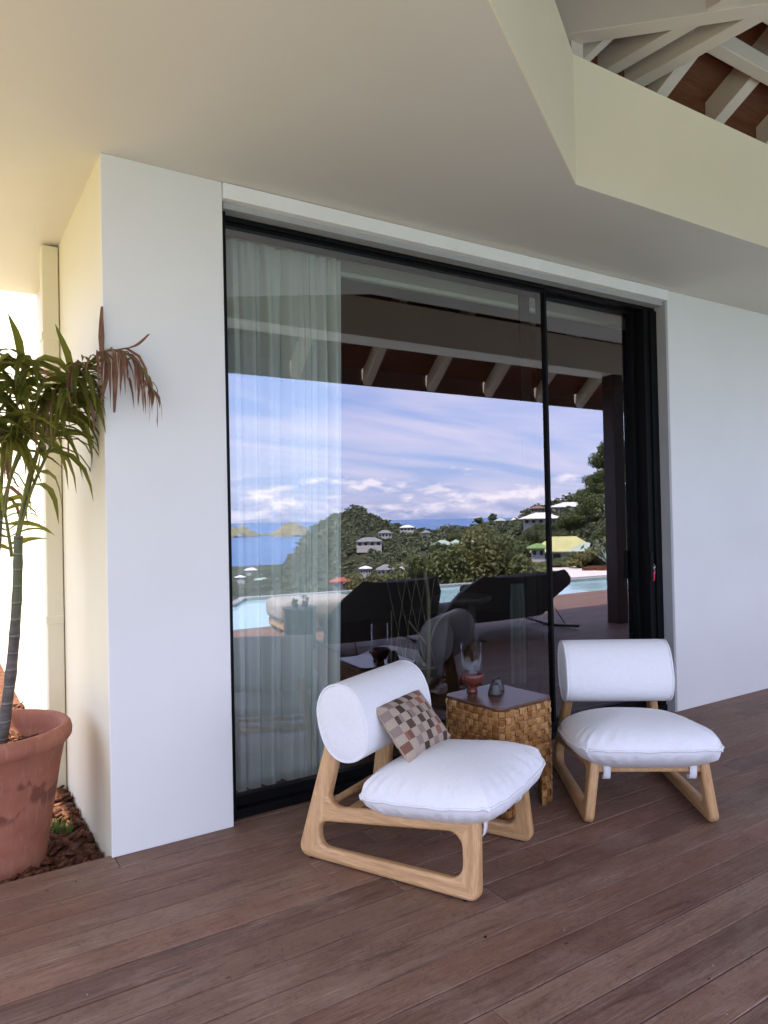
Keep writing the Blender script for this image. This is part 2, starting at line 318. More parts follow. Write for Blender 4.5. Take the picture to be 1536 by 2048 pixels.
def sheer():
    n = NB('sheer_curtain'); N = n.N; L = n.L
    w = n.noise(n.coord('Object', (1, 1, 1)), 900, 1)
    df = N.new('ShaderNodeBsdfDiffuse'); df.inputs[0].default_value = (0.88, 0.90, 0.87, 1)
    tl = N.new('ShaderNodeBsdfTranslucent'); tl.inputs[0].default_value = (0.78, 0.82, 0.79, 1)
    tr = N.new('ShaderNodeBsdfTransparent')
    m1 = N.new('ShaderNodeMixShader'); m1.inputs[0].default_value = 0.25; L.new(df.outputs[0], m1.inputs[1]); L.new(tl.outputs[0], m1.inputs[2])
    m2 = N.new('ShaderNodeMixShader'); L.new(n.ramp(w, [(0.3, 0.02), (0.7, 0.08)]), m2.inputs[0]); L.new(m1.outputs[0], m2.inputs[1]); L.new(tr.outputs[0], m2.inputs[2]); L.new(m2.outputs[0], n.out.inputs[0])
    N.remove(n.b); MAT['sheer_curtain'] = n.m
sheer()
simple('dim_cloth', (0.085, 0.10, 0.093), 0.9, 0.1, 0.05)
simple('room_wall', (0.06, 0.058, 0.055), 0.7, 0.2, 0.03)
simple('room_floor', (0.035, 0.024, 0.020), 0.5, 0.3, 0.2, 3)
simple('room_beam', (0.72, 0.74, 0.66), 0.6, 0.3, 0.03)
simple('bamboo', (0.14, 0.112, 0.058), 0.45, 0.4, 0.15, 18)
simple('stool_wood', (0.05, 0.043, 0.04), 0.4, 0.4, 0.1, 10)
simple('tile_pale', (0.34, 0.38, 0.40), 0.5, 0.4, 0.06, 3, which='Position')
simple('coping', (0.30, 0.31, 0.29), 0.6, 0.3, 0.1, 4, which='Position')
simple('paving', (0.72, 0.66, 0.60), 0.7, 0.3, 0.06, 3, which='Position')
simple('bounce_stone', (0.47, 0.405, 0.25), 0.8, 0.2, 0.1, 2, which='Position')  # warm reflector colour for the added ground slabs on the left
simple('white_render', (0.56, 0.54, 0.52), 0.7, 0.3, 0.04, 1.0, which='Position')
simple('roof_grey', (0.24, 0.24, 0.24), 0.6, 0.3, 0.1, 0.5, which='Position')
simple('roof_white', (0.78, 0.76, 0.76), 0.5, 0.3, 0.05, 0.5, which='Position')
simple('roof_green', (0.38, 0.47, 0.39), 0.6, 0.3, 0.1, 0.5, which='Position')
simple('roof_yellow', (0.52, 0.50, 0.22), 0.6, 0.3, 0.06, 0.5, which='Position')
simple('roof_lawn', (0.19, 0.30, 0.09), 0.6, 0.3, 0.1, 0.5, which='Position')
simple('roof_red', (0.42, 0.10, 0.07), 0.6, 0.3, 0.15, 0.5, which='Position')
simple('roof_brown', (0.23, 0.14, 0.11), 0.7, 0.3, 0.15, 0.5, which='Position')
simple('window_dark', (0.03, 0.035, 0.04), 0.15, 0.5, 0.1)
simple('concrete', (0.35, 0.33, 0.30), 0.8, 0.2, 0.1, 2, which='Position')
def water(name, col, rough, bscale, bstr, deep=None):
    n = NB(name); p = n.coord('Position')
    c = col if deep is None else n.ramp(n.noise(n.coord('Position', (1, 1, 1)), 0.0013, 5, 0.6), [(0.35, deep), (0.65, col)])
    n.set(c, rough, 0.5); n.bump(n.noise(p, bscale, 4, 0.6), bstr, 0.05); MAT[name] = n.m
water('pool_water', (0.40, 0.62, 0.66), 0.06, 2.2, 0.12)
water('sea_water', (0.035, 0.15, 0.36), 0.35, 0.03, 0.25, (0.024, 0.11, 0.29))
def terrain_mat():
    n = NB('hillside_ground'); p = n.coord('Position')
    a = n.noise(p, 0.012, 7, 0.62); b = n.noise(p, 0.35, 5, 0.65)
    c = n.ramp(b, [(0.3, (0.028, 0.034, 0.018)), (0.55, (0.055, 0.058, 0.030)), (0.75, (0.105, 0.092, 0.055))])
    c = n.mix(n.ramp(a, [(0.56, 0.0), (0.72, 0.55)]), c, (0.23, 0.185, 0.125))
    n.set(c, 0.95, 0.1); n.bump(b, 0.6, 1.0); MAT['hillside_ground'] = n.m
terrain_mat()
def island_mat():
    n = NB('island_ground'); p = n.coord('Position')
    c = n.ramp(n.noise(p, 0.012, 7, 0.65), [(0.3, (0.13, 0.125, 0.07)), (0.55, (0.25, 0.215, 0.13)), (0.75, (0.36, 0.31, 0.21))]); n.set(c, 0.95, 0.1); MAT['island_ground'] = n.m
island_mat()

# ------------------------------------------------------------------ mesh helpers
class MB:
    def __init__(s): s.v = []; s.f = []
    def add(s, vs, fs):
        o = len(s.v); s.v += [tuple(v) for v in vs]; s.f += [tuple(i+o for i in f) for f in fs]; return s
    def box(s, lo, hi):
        x0, y0, z0 = lo; x1, y1, z1 = hi
        return s.add([(x0,y0,z0),(x1,y0,z0),(x1,y1,z0),(x0,y1,z0),(x0,y0,z1),(x1,y0,z1),(x1,y1,z1),(x0,y1,z1)],
                     [(0,3,2,1),(4,5,6,7),(0,1,5,4),(1,2,6,5),(2,3,7,6),(3,0,4,7)])
    def beam(s, a, b, w, h, upv=(0,0,1)):
        a = Vector(a); b = Vector(b); d = (b-a).normalized(); u = Vector(upv); r = d.cross(u).normalized(); u = r.cross(d)
        c = [(-w/2,-h/2),(w/2,-h/2),(w/2,h/2),(-w/2,h/2)]
        return s.add([a+r*x+u*y for x, y in c]+[b+r*x+u*y for x, y in c], [(0,1,2,3),(7,6,5,4),(1,0,4,5),(2,1,5,6),(3,2,6,7),(0,3,7,4)])
    def tube(s, pts, rad, n=10, cap=True):
        P = [Vector(p) for p in pts]; R = rad if isinstance(rad, (list, tuple)) else [rad]*len(P); o = len(s.v); ref = None
        for i, p in enumerate(P):
            d = ((P[min(i+1, len(P)-1)])-(P[max(i-1, 0)])).normalized()
            if ref is None: ref = d.orthogonal().normalized()
            ref = (ref-d*ref.dot(d)).normalized(); b = d.cross(ref)
            for k in range(n): s.v.append(tuple(p+(ref*cos(2*pi*k/n)+b*sin(2*pi*k/n))*R[i]))
        for i in range(len(P)-1):
            for k in range(n): s.f.append((o+i*n+k, o+i*n+(k+1)%n, o+(i+1)*n+(k+1)%n, o+(i+1)*n+k))
        if cap: s.f.append(tuple(o+k for k in reversed(range(n)))); s.f.append(tuple(o+(len(P)-1)*n+k for k in range(n)))
        return s
    def lathe(s, prof, n=32, c=(0,0,0)):
        o = len(s.v)
        for r, z in prof:
            for k in range(n): s.v.append((c[0]+r*cos(2*pi*k/n), c[1]+r*sin(2*pi*k/n), c[2]+z))
        for i in range(len(prof)-1):
            for k in range(n): s.f.append((o+i*n+k, o+i*n+(k+1)%n, o+(i+1)*n+(k+1)%n, o+(i+1)*n+k))
        return s
    def prism(s, poly, z0, z1):
        n = len(poly); s.add([(x,y,z0) for x,y in poly]+[(x,y,z1) for x,y in poly], [tuple(reversed(range(n))), tuple(range(n,2*n))]+[(i,(i+1)%n,n+(i+1)%n,n+i) for i in range(n)]); return s
    def mesh(s, name, smooth=False, mat=None):
        m = bpy.data.meshes.new(name); m.from_pydata(s.v, [], s.f); m.update()
        if smooth: m.shade_smooth()
        if mat: m.materials.append(MAT[mat])
        return m
    def build(s, name, mat, parent=None, smooth=False, bevel=0.0, seg=2, loc=None, rot=None):
        o = link(s.mesh(name, smooth, mat), name, parent, loc, rot)
        if bevel: addbevel(o, bevel, seg)
        return o
def addbevel(o, w, seg=2):
    b = o.modifiers.new('bevel', 'BEVEL'); b.width = w; b.segments = seg; b.limit_method = 'ANGLE'; b.angle_limit = radians(40); b.harden_normals = False
def link(data, name, parent=None, loc=None, rot=None):
    o = bpy.data.objects.new(name, data); COL.objects.link(o)
    if parent is not None: o.parent = parent
    if loc is not None: o.location = loc
    if rot is not None: o.rotation_euler = rot
    return o
def smooth_angle(o, a=40):
    o.data.shade_smooth()
    try: o.data.set_sharp_from_angle(angle=radians(a))
    except Exception: pass
    return o
def tag(o, label=None, cat=None, group=None, kind=None):
    if label: o['label'] = label
    if cat: o['category'] = cat
    if group: o['group'] = group
    if kind: o['kind'] = kind
    return o
def empty(name, loc=(0,0,0), rz=0.0, **k):
    o = bpy.data.objects.new(name, None); COL.objects.link(o); o.location = loc; o.rotation_euler = (0,0,rz); o.empty_display_size = 0.1
    return tag(o, **k)
def copy_tree(o, parent=None):
    c = o.copy(); COL.objects.link(c)
    if parent is not None: c.parent = parent
    for ch in list(o.children): copy_tree(ch, c)
    return c
def npmesh(name, V, F, mat, smooth=False):
    V = np.asarray(V, np.float32); F = np.asarray(F, np.int32); k = F.shape[1]
    m = bpy.data.meshes.new(name); m.vertices.add(len(V)); m.vertices.foreach_set('co', V.ravel())
    m.loops.add(F.size); m.loops.foreach_set('vertex_index', F.ravel())
    m.polygons.add(len(F)); m.polygons.foreach_set('loop_start', np.arange(0, F.size, k, dtype=np.int32))
    try: m.polygons.foreach_set('loop_total', np.full(len(F), k, np.int32))
    except Exception: pass
    m.update(calc_edges=True); m.validate()
    if smooth: m.shade_smooth()
    m.materials.append(MAT[mat]); return m
def catmull(P, n=6):
    P = [Vector(p) for p in P]; out = []
    for i in range(len(P)-1):
        p0 = P[max(i-1,0)]; p1 = P[i]; p2 = P[i+1]; p3 = P[min(i+2,len(P)-1)]
        for k in range(n):
            t = k/n; out.append(0.5*((2*p1)+(p2-p0)*t+(2*p0-5*p1+4*p2-p3)*t*t+(3*p1-p0-3*p2+p3)*t**3))
    out.append(P[-1]); return out

# ================================================================== SETTING: land and water (seen mirrored in the glass)
VX, VY = -0.67, 3.69
def bear(th, d): t = radians(th); return VX+d*sin(t), VY-d*cos(t)
HOUSE_NUMS = [  # bearing, distance, width, depth, wall height, roof height, floor level
    (31.12,450,15.5,9,3.2,2.4,-15.2),
    (32.41,520,9.5,7,3.0,2.1,-11.3),
    (34.18,560,10.5,7,3.0,1.7,-8.0),
    (35.69,500,5.5,5,3.2,1.6,-11.4),
    (37.0,300,8.0,7,3.2,1.8,-12.7),
    (38.05,302,5.5,6,3.0,1.7,-12.4),
    (39.38,300,4.8,5,2.3,1.4,-11.8),
    (32.4,350,8.2,7,2.3,2.3,-25.2),
    (30.79,352,5.2,5,2.3,1.2,-24.6),
    (33.99,350,8.4,6,2.2,1.3,-25.2),
    (28.81,160,3.6,3,1.3,0.8,-13.4),
    (21.73,800,13,9,3.2,2.6,-54.0),
    (22.6,600,12,8,2.6,1.6,-48.6),
    (20.9,700,9,8,2.8,1.6,-53.5),
    (38.18,550,7.2,6,2.4,2.2,-12.6),
    (39.46,520,7.4,6,2.2,2.2,-12.2),
    (41.6,500,7.2,6,2.6,1.7,-3.6),
    (43.08,380,7.0,6,3.0,2.0,-3.0),
    (44.72,250,11.5,9,1.7,1.9,-1.0),
    (47.0,275,12.5,9,2.1,1.7,2.6),
    (44.5,320,6.0,6,1.6,1.2,3.3),
    (46.5,130,10.2,7,1.5,2.4,-6.2),
    (48.2,124,4.6,5,1.5,1.3,-6.0),
    (44.45,112,2.0,2.6,1.2,0.6,-4.6),
    (53.0,75,3.4,4,3.4,1.2,1.0),
]
def _hs():
    out = []
    for th, d, w, dep, wh, rh, zb in HOUSE_NUMS:
        x, y = bear(th, d); out.append((x, y, max(w, dep)*0.6, zb))
    return out
HOUSE_Z = _hs(); HOUSE_SPOTS = [h[:3] for h in HOUSE_Z]
D = np.array([0, 12, 20, 35, 60, 90, 130, 180, 250, 350, 450, 550, 650, 800, 1000, 1250, 1500], float)
TAB = {
 -60: [-3,-3,-4,-8,-14,-20,-27,-34,-42,-50,-54,-57,-60,-63,-66,-70.5,-80],
 5:   [-3,-3,-5,-10,-16,-22,-30,-38,-46,-54,-58,-61,-63,-65,-67,-71,-80],
 20.6:[-3,-3,-4.5,-7,-11,-15,-20,-26,-34,-43,-49,-54,-58,-62,-66,-70.5,-80],
 24.0:[-3,-3,-4.5,-7,-11,-15,-20,-26,-33,-40,-44,-44,-43,-52,-64,-71,-80],
 25.0:[-3,-3,-4.5,-7,-11,-15,-20,-26,-33,-39,-40,-34,-27,-45,-64,-71.5,-80],
 26.0:[-3,-3,-4.5,-7,-11,-15,-20,-26,-33,-38,-36,-24,-11,-38,-64,-72,-80],
 27.0:[-3,-3,-4.5,-7,-11,-15,-20,-26,-33,-36,-30,-15,-1,-33,-62,-72,-80],
 28.8:[-3,-3,-4.5,-7,-11,-15,-20,-26,-31,-33,-26,-10,8,-25,-60,-73,-80],
 29.5:[-3,-3,-4.5,-7,-11,-15,-20,-25,-30,-32,-24,-7,12,-20,-60,-73,-80],
 30.1:[-3,-3,-4.5,-7,-11,-15,-20,-25,-29,-31,-22,-6,16,-18,-60,-73,-80],
 30.7:[-3,-3,-4.5,-7,-11,-15,-20,-25,-29,-30,-21,-6,12.5,-18,-60,-73,-80],
 31.4:[-3,-3,-4.5,-7,-11,-15,-20,-25,-28,-29,-20,-7,6.5,-22,-60,-73,-80],
 33.0:[-3,-3,-4.5,-7,-11,-15,-19,-24,-27,-27,-19,-10,-3,-30,-62,-74,-80],
 35.4:[-3,-3,-4.2,-6.5,-10,-14,-18,-21,-22,-20,-15,-11,-11,-35,-62,-74,-80],
 37.6:[-3,-3,-4,-6,-9,-12,-15,-17,-15,-12,-9,-7,-14,-40,-62,-74,-80],
 39.3:[-3,-3,-4,-6,-9,-12,-15,-17,-18,-16,-11,-6.5,-14,-40,-62,-74,-80],
 41.6:[-3,-3,-3.5,-5,-7.5,-10,-13,-14,-12,-8,-6,-3.5,-12,-40,-62,-74,-80],
 44.5:[-3,-3,-3,-4,-6,-8,-8.5,-7,-2.5,3,-3,-10,-20,-40,-62,-74,-80],
 47.6:[-3,-3,-2.6,-4,-5.5,-7,-7,-3,1.5,9,5,-5,-20,-40,-62,-74,-80],
 49:  [-3,-3,-2.5,-3.4,-4,-4.5,-3,1,7,12,7,-5,-20,-40,-62,-74,-80],
 50:  [-3,-3,-2.5,-3,-3,-2,1,6,13,16,8,-5,-20,-40,-62,-74,-80],
 53:  [-3,-3,-2,-1,0,3,8,14,22,24,14,0,-20,-40,-62,-74,-80],
 70:  [-3,-3,-2,0,4,9,14,20,26,30,25,10,-5,-30,-60,-74,-80],
 120: [-3,-3,-2,1,6,12,20,30,40,45,40,30,10,-20,-60,-74,-80],
 200: [-3,-3,-2,1,6,12,20,30,40,45,40,30,10,-20,-60,-74,-80],
 300: [-3,-3,-4,-8,-14,-20,-27,-34,-42,-50,-54,-57,-60,-63,-66,-70.5,-80]}
TH = np.array(sorted(TAB)); TZ = np.array([TAB[t] for t in TH], float)
def vnoise(x, y, s, seed=0):
    x = np.asarray(x)*s+seed*17.3; y = np.asarray(y)*s-seed*9.1; xi = np.floor(x); yi = np.floor(y); fx = x-xi; fy = y-yi
    fx = fx*fx*(3-2*fx); fy = fy*fy*(3-2*fy)
    h = lambda a, b: np.modf(np.abs(np.sin(a*127.1+b*311.7+seed)*43758.5453))[0]
    return (h(xi,yi)*(1-fx)+h(xi+1,yi)*fx)*(1-fy)+(h(xi,yi+1)*(1-fx)+h(xi+1,yi+1)*fx)*fy
def terr(x, y):
    x = np.asarray(x, float); y = np.asarray(y, float)
    d = np.hypot(x-VX, y-VY); t = np.degrees(np.arctan2(x-VX, -(y-VY))); t = np.where(t < -60, t+360, t)
    i = np.clip(np.searchsorted(TH, t)-1, 0, len(TH)-2); ft = np.clip((t-TH[i])/(TH[i+1]-TH[i]), 0, 1); ft = ft*ft*(3-2*ft)
    j = np.clip(np.searchsorted(D, d)-1, 0, len(D)-2); fd = np.clip((d-D[j])/(D[j+1]-D[j]), 0, 1)
    z = (TZ[i,j]*(1-ft)+TZ[i+1,j]*ft)*(1-fd)+(TZ[i,j+1]*(1-ft)+TZ[i+1,j+1]*ft)*fd
    a = np.clip((d-25)/250, 0, 1)
    z = z+a*((vnoise(x,y,0.02,1)-.5)*5+(vnoise(x,y,0.07,2)-.5)*2.2)*np.clip((z+72)/15, 0, 1)
    for hx, hy, hr, hz in HOUSE_Z:
        w = np.exp(-(np.hypot(x-hx, y-hy)/(hr*1.5))**4); z = z*(1-w)+(hz-.4)*w
    return z
def make_terrain():
    ths = np.concatenate([np.linspace(-60,14,26)[:-1], np.linspace(14,58,150), np.linspace(58,300,70)[1:]])
    ds = np.concatenate([[0.5], np.geomspace(10, 1500, 110)])
    T, R = np.meshgrid(np.radians(ths), ds, indexing='ij')
    X = VX+R*np.sin(T); Y = VY-R*np.cos(T); Z = terr(X, Y)
    nt, nd = X.shape; idx = np.arange(nt*nd).reshape(nt, nd)
    a, b, c, d = idx[:-1,:-1], idx[1:,:-1], idx[1:,1:], idx[:-1,1:]
    F = np.stack([a,b,c,d], -1).reshape(-1,4)
    link(npmesh('hillside', np.stack([X,Y,Z],-1).reshape(-1,3), F, 'hillside_ground', True), 'hillside')['kind'] = 'structure'
make_terrain()
def make_sea():
    rs = [0, 1500, 5000, 15000, 40000, 90000]; n = 96; mb = MB()
    mb.lathe([(max(r,1), -70.0) for r in rs], n); o = mb.build('sea', 'sea_water'); o['kind'] = 'structure'
make_sea()
def island(th, d, w, dep, h, seed):
    cx, cy = bear(th, d); n = 48; X, Y = np.meshgrid(np.linspace(-1,1,n), np.linspace(-1,1,n), indexing='ij')
    r = np.hypot(X, Y)*(1+(vnoise(X,Y,3,seed)-.5)*.35); Z = np.clip(1-r,0,1)**0.75*h*(0.75+0.5*vnoise(X,Y,4,seed+3))*(0.9+.35*vnoise(X,Y,11,seed+1))-4*(r>=1)
    t = radians(th); ux, uy = cos(t), sin(t); vx, vy = sin(t), -cos(t)
    V = np.stack([cx+X*w*ux+Y*dep*vx, cy+X*w*uy+Y*dep*vy, -70.3+Z+1.2*(r<1.0)], -1).reshape(-1,3); idx = np.arange(n*n).reshape(n,n)
    F = np.stack([idx[:-1,:-1], idx[1:,:-1], idx[1:,1:], idx[:-1,1:]], -1).reshape(-1,4)
    o = link(npmesh('island', V, F, 'island_ground', True), 'island'); o['kind'] = 'structure'
island(20.95, 3700, 105, 120, 46, 3); island(25.0, 3600, 110, 130, 66, 5); island(23.0, 3900, 60, 40, 9, 8)

# ------------------------------------------------------------------ vegetation
def leaf_cloud(n, rad, size, seed, flat=0.8, clumps=14, aspect=0.5):
    """n leaf faces gathered in clumps inside an uneven crown of half-extents rad"""
    g = np.random.default_rng(seed); rad = np.array(rad)
    c = g.normal(size=(clumps,3)); c /= np.linalg.norm(c, axis=1)[:,None]; c *= (0.35+0.5*g.random((clumps,1))); c[:,2] *= flat
    cr = 0.26+0.26*g.random(clumps); k = g.integers(0, clumps, n)
    u = g.normal(size=(n,3)); u /= np.linalg.norm(u, axis=1)[:,None]; rr = cr[k]*(0.45+0.55*g.random(n)**0.5)
    P = (c[k]+u*rr[:,None])*rad
    nrm = u+0.55*g.normal(size=(n,3)); nrm[:,2] += 0.35; nrm /= np.linalg.norm(nrm, axis=1)[:,None]
    t = np.cross(nrm, g.normal(size=(n,3))); t /= np.linalg.norm(t, axis=1)[:,None]; b = np.cross(nrm, t)
    s = size*(0.6+0.8*g.random(n))[:,None]
    V = np.stack([P-t*s, P+b*s*aspect, P+t*s, P-b*s*aspect], 1); return V.reshape(-1,3)
def quads(nv): return np.arange(nv, dtype=np.int32).reshape(-1,4)
def tree_proto(seed, crown_r, h, nleaf, leaf, mat):
    V = leaf_cloud(nleaf, crown_r, leaf, seed, 0.75, 18); V[:,2] += h
    crown = npmesh('crown', V, quads(len(V)), mat)
    mb = MB(); g = random.Random(seed)
    mb.tube([(0,0,-1.5),(g.uniform(-.1,.1),g.uniform(-.1,.1),h*.35),(g.uniform(-.3,.3),g.uniform(-.3,.3),h*.7)], [.26,.2,.13], 8)
    for q in range(5):
        a = 2*pi*q/5+g.random(); mb.tube([(0,0,h*(.32+.06*q)),(cos(a)*crown_r[0]*.3,sin(a)*crown_r[0]*.3,h*.75),(cos(a)*crown_r[0]*.62,sin(a)*crown_r[0]*.62,h*1.05)], [.12,.08,.03], 6)
    return crown, mb.mesh('trunk', True, 'bark')
PROT = [tree_proto(21,(3.0,3.0,2.4),3.6,6000,.17,'tree_leaf'), tree_proto(22,(2.6,2.8,2.0),3.0,6000,.15,'tree_leaf_pale'), tree_proto(23,(3.4,3.2,3.0),4.6,7000,.19,'tree_leaf')]
def place_tree(th, d, kind, sc, label, group, dz=0.0):
    x, y = bear(th, d); z = float(terr(x, y))+dz
    o = empty('hillside_tree', (x,y,z), random.uniform(0,6.3), label=label, cat='tree', group=group); o.scale = (sc,)*3
    link(PROT[kind][0], 'crown', o); link(PROT[kind][1], 'trunk', o)
trees = [
 (49.8, 236, 2, 1.9, 'tall dark tree rising highest on the wooded slope beside the brown post'),
 (51.2, 215, 0, 1.9, 'dark leafy tree behind the brown post reflected in the right pane'),
 (49.0, 250, 0, 1.6, 'dark rounded tree just left of the tallest tree on the slope'),
 (49.6, 130, 1, 1.0, 'bright yellow-green tree low on the slope beside the brown post'),
 (48.3, 225, 0, 1.5, 'dark leafy tree on the slope right of the upper white roof'),
 (49.4, 180, 2, 1.3, 'dark green tree below the tallest tree, left of the brown post'),
 (48.9, 150, 0, 1.2, 'mid green tree low on the slope right of the yellow roof'),
 (53.3, 200, 2, 1.9, 'dark tree at the far right edge of the reflection'),
 (47.9, 190, 1, 1.3, 'broad olive tree on the slope right of the lower white roof'),
 (46.9, 170, 0, 1.2, 'mid green tree below the upper white roofed villa'),
 (45.7, 150, 1, 1.25, 'pale olive tree on the slope below the lower white roof'),
 (44.2, 160, 1, 1.5, 'spreading olive green tree left of the black mullion on the slope'),
 (43.0, 150, 0, 1.5, 'dense tree on the left flank of the wooded slope'),
 (42.2, 190, 0, 1.3, 'dark tree at the foot of the slope beside the small white houses'),
 (44.9, 185, 1, 1.4, 'dry olive tree above and left of the yellow roofed villa'),
 (48.6, 165, 0, 1.4, 'dark tree right behind the ridge of the yellow roof'),
 (42.9, 100, 0, 1.0, 'green tree left of the green roofed hut'),
 (41.0, 520, 2, 1.1, 'lone dark tree standing above the ridge line against the sea'),
 (39.9, 540, 0, 1.3, 'round dark tree on the ridge against the blue sea'),
 (37.9, 330, 0, 1.5, 'dark tree behind the pale green roofed villa'),
 (36.6, 290, 2, 1.3, 'dark tree left of the pale green roofed villa'),
]
for th, d, k, sc, lab in trees: place_tree(th, d, k, sc, lab, 'trees on the hillside in the reflection')
# the wood on the slopes reads as one mass: thousands of crowns in one object
def woodland():
    g = np.random.default_rng(5); ico = bmesh.new(); bmesh.ops.create_icosphere(ico, subdivisions=1, radius=1.0)
    bv = np.array([v.co[:] for v in ico.verts]); bf = np.array([[v.index for v in f.verts] for f in ico.faces]); ico.free()
    n = 17000; th = g.uniform(13, 57, n); d = np.sqrt(g.random(n)*(900**2-240**2)+240**2)
    x = VX+d*np.sin(np.radians(th)); y = VY-d*np.cos(np.radians(th)); z = terr(x, y)
    ok = (z > -67) & (vnoise(x,y,0.011,7)+0.25*vnoise(x,y,.05,9) > 0.24)
    for hx, hy, hr in HOUSE_SPOTS:
        # keep a clearing round each house and in front of it, towards the terrace
        dd = np.hypot(x-hx, y-hy); ux, uy = VX-hx, VY-hy; l = hypot(ux,uy); along = ((x-hx)*ux+(y-hy)*uy)/l; side = np.abs((x-hx)*uy-(y-hy)*ux)/l
        ok &= ~((dd < hr*1.0) | ((along > 0) & (along < hr*1.25) & (side < hr*0.75)))
    x, y, z, d = x[ok], y[ok], z[ok], d[ok]; n = len(x)
    r = 1.3+1.7*g.random(n)**1.6; asp = 0.7+0.35*g.random(n); K = 30
    protos = np.stack([leaf_cloud(K, (1,1,1), .34, 500+i, .8, 7, .7).reshape(K*4,3) for i in range(8)])
    a = g.uniform(0,6.28,n); ca, sa = np.cos(a)[:,None], np.sin(a)[:,None]; P = protos[g.integers(0,8,n)]
    P = np.stack([(P[...,0]*ca-P[...,1]*sa)*r[:,None], (P[...,0]*sa+P[...,1]*ca)*r[:,None], P[...,2]*(r*asp)[:,None]], -1)+np.stack([x,y,z+r*asp*0.6],-1)[:,None,:]
    o = link(npmesh('woodland', P.reshape(-1,3), quads(n*K*4), 'wood_leaf', False), 'woodland'); o['kind'] = 'stuff'
def scrub():
    g = np.random.default_rng(15); n = 1500; th = g.uniform(15, 56, n); d = np.sqrt(g.random(n)*(300**2-42**2)+42**2)
    x = VX+d*np.sin(np.radians(th)); y = VY-d*np.cos(np.radians(th)); z = terr(x, y); ok = np.ones(n, bool)
    for hx, hy, hr in HOUSE_SPOTS:
        dd = np.hypot(x-hx, y-hy); ux, uy = VX-hx, VY-hy; l = hypot(ux,uy); along = ((x-hx)*ux+(y-hy)*uy)/l; side = np.abs((x-hx)*uy-(y-hy)*ux)/l
        ok &= ~((dd < hr*1.1) | ((along > 0) & (along < hr*3.2) & (side < hr*1.0)))
    x, y, z, d = x[ok], y[ok], z[ok], d[ok]
    protos = [leaf_cloud(170, (1,1,.8), .17, 100+i, .8, 9) for i in range(5)]; out = []
    for i in range(len(x)):
        r = 1.1+1.5*g.random(); a = g.uniform(0,6.28); ca, sa = cos(a), sin(a); p = protos[i%5]
        out.append(np.stack([(p[:,0]*ca-p[:,1]*sa)*r+x[i], (p[:,0]*sa+p[:,1]*ca)*r+y[i], p[:,2]*r+z[i]+r*.55], -1))
    V = np.concatenate(out); o = link(npmesh('scrub', V, quads(len(V)), 'wood_leaf'), 'scrub'); o['kind'] = 'stuff'

# ------------------------------------------------------------------ houses on the hill
def house(th, d, w, dep, wall_h, roof_h, zbase, roofmat, label, wallmat='white_render', over=0.7, nwin=4, turn=0.0, name='hillside_house', ver=False, group='houses on the hillside in the reflection'):
    x, y = bear(th, d); t = radians(th)+turn
    o = empty(name, (x,y,zbase), t, label=label, cat='house', group=group)
    # local: x along the view-facing front, +y faces the terrace
    base = min(0.0, float(terr(x,y))-zbase)-3.0
    MB().box((-w/2,-dep/2,base),(w/2,dep/2,wall_h)).build('wall', wallmat, o)
    e = over; hw, hd = w/2+e, dep/2+e; rl = max(hw-hd*0.9, 0.3)
    rf = MB().add([(-hw,-hd,wall_h),(hw,-hd,wall_h),(hw,hd,wall_h),(-hw,hd,wall_h),(-hw,-hd,wall_h+.18),(hw,-hd,wall_h+.18),(hw,hd,wall_h+.18),(-hw,hd,wall_h+.18),(-rl,0,wall_h+.18+roof_h),(rl,0,wall_h+.18+roof_h)],
       [(3,2,1,0),(0,1,5,4),(1,2,6,5),(2,3,7,6),(3,0,4,7),(4,5,9,8),(6,7,8,9),(5,6,9),(7,4,8)]).build('roof', roofmat, o)
    sp = w/nwin; ww = min(1.6, sp*0.5); wh = min(1.9, wall_h*.55)
    fr = MB(); fr.box((-ww/2,0,0),(ww/2,.08,wh)); fm = fr.mesh('window', False, 'window_dark')
    s = MB(); s.box((-ww/2-.1,0,-.12),(ww/2+.1,.14,0)); sm = s.mesh('sill', False, wallmat)
    for i in range(nwin):
        f = link(fm, 'window', o, (-w/2+sp*(i+.5), dep/2, wall_h*.22)); link(sm, 'sill', f)
    if ver:
        v = MB(); v.box((-w/2,dep/2+2.2,base),(w/2,dep/2+2.35,.9)); v.box((-w/2,dep/2,base),(w/2,dep/2+2.2,0.0)); v.build('terrace', wallmat, o)
        for i in range(nwin+1): MB().box((-.1,-.1,0),(.1,.1,wall_h)).build('veranda_post', wallmat, o, loc=(-w/2+w*i/nwin, dep/2+1.9, 0))
        MB().box((-w/2-.5,dep/2+.6,wall_h-.02),(w/2+.5,dep/2+2.5,wall_h+.12)).build('veranda_roof', roofmat, o)
    return o
house(*HOUSE_NUMS[0],'roof_grey','wide grey hip roofed house on the flank of the peaked hill',ver=True)
house(*HOUSE_NUMS[1],'roof_grey','small grey roofed house above the wide grey hip roofed house')
house(*HOUSE_NUMS[2],'roof_white','white house with white roof on the saddle right of the peak',ver=True)
house(*HOUSE_NUMS[3],'roof_grey','little white house with pale roof half hidden by dark trees')
house(*HOUSE_NUMS[4],'roof_green','white villa with pale green hip roof and dark windows',nwin=5,ver=True)
house(*HOUSE_NUMS[5],'roof_green','right wing of the white green roofed villa, with a chimney-like block',nwin=3)
house(*HOUSE_NUMS[6],'roof_green','small pale green roofed pavilion right of the white villa',nwin=3)
house(*HOUSE_NUMS[7],'roof_grey','grey roofed house low in the valley between two white roofs')
house(*HOUSE_NUMS[8],'roof_white','low white flat roofed building left of the grey valley house')
house(*HOUSE_NUMS[9],'roof_white','low building with bright white roof right of the grey valley house')
house(*HOUSE_NUMS[10],'roof_red','tiny red roofed hut low behind the pool edge',nwin=2)
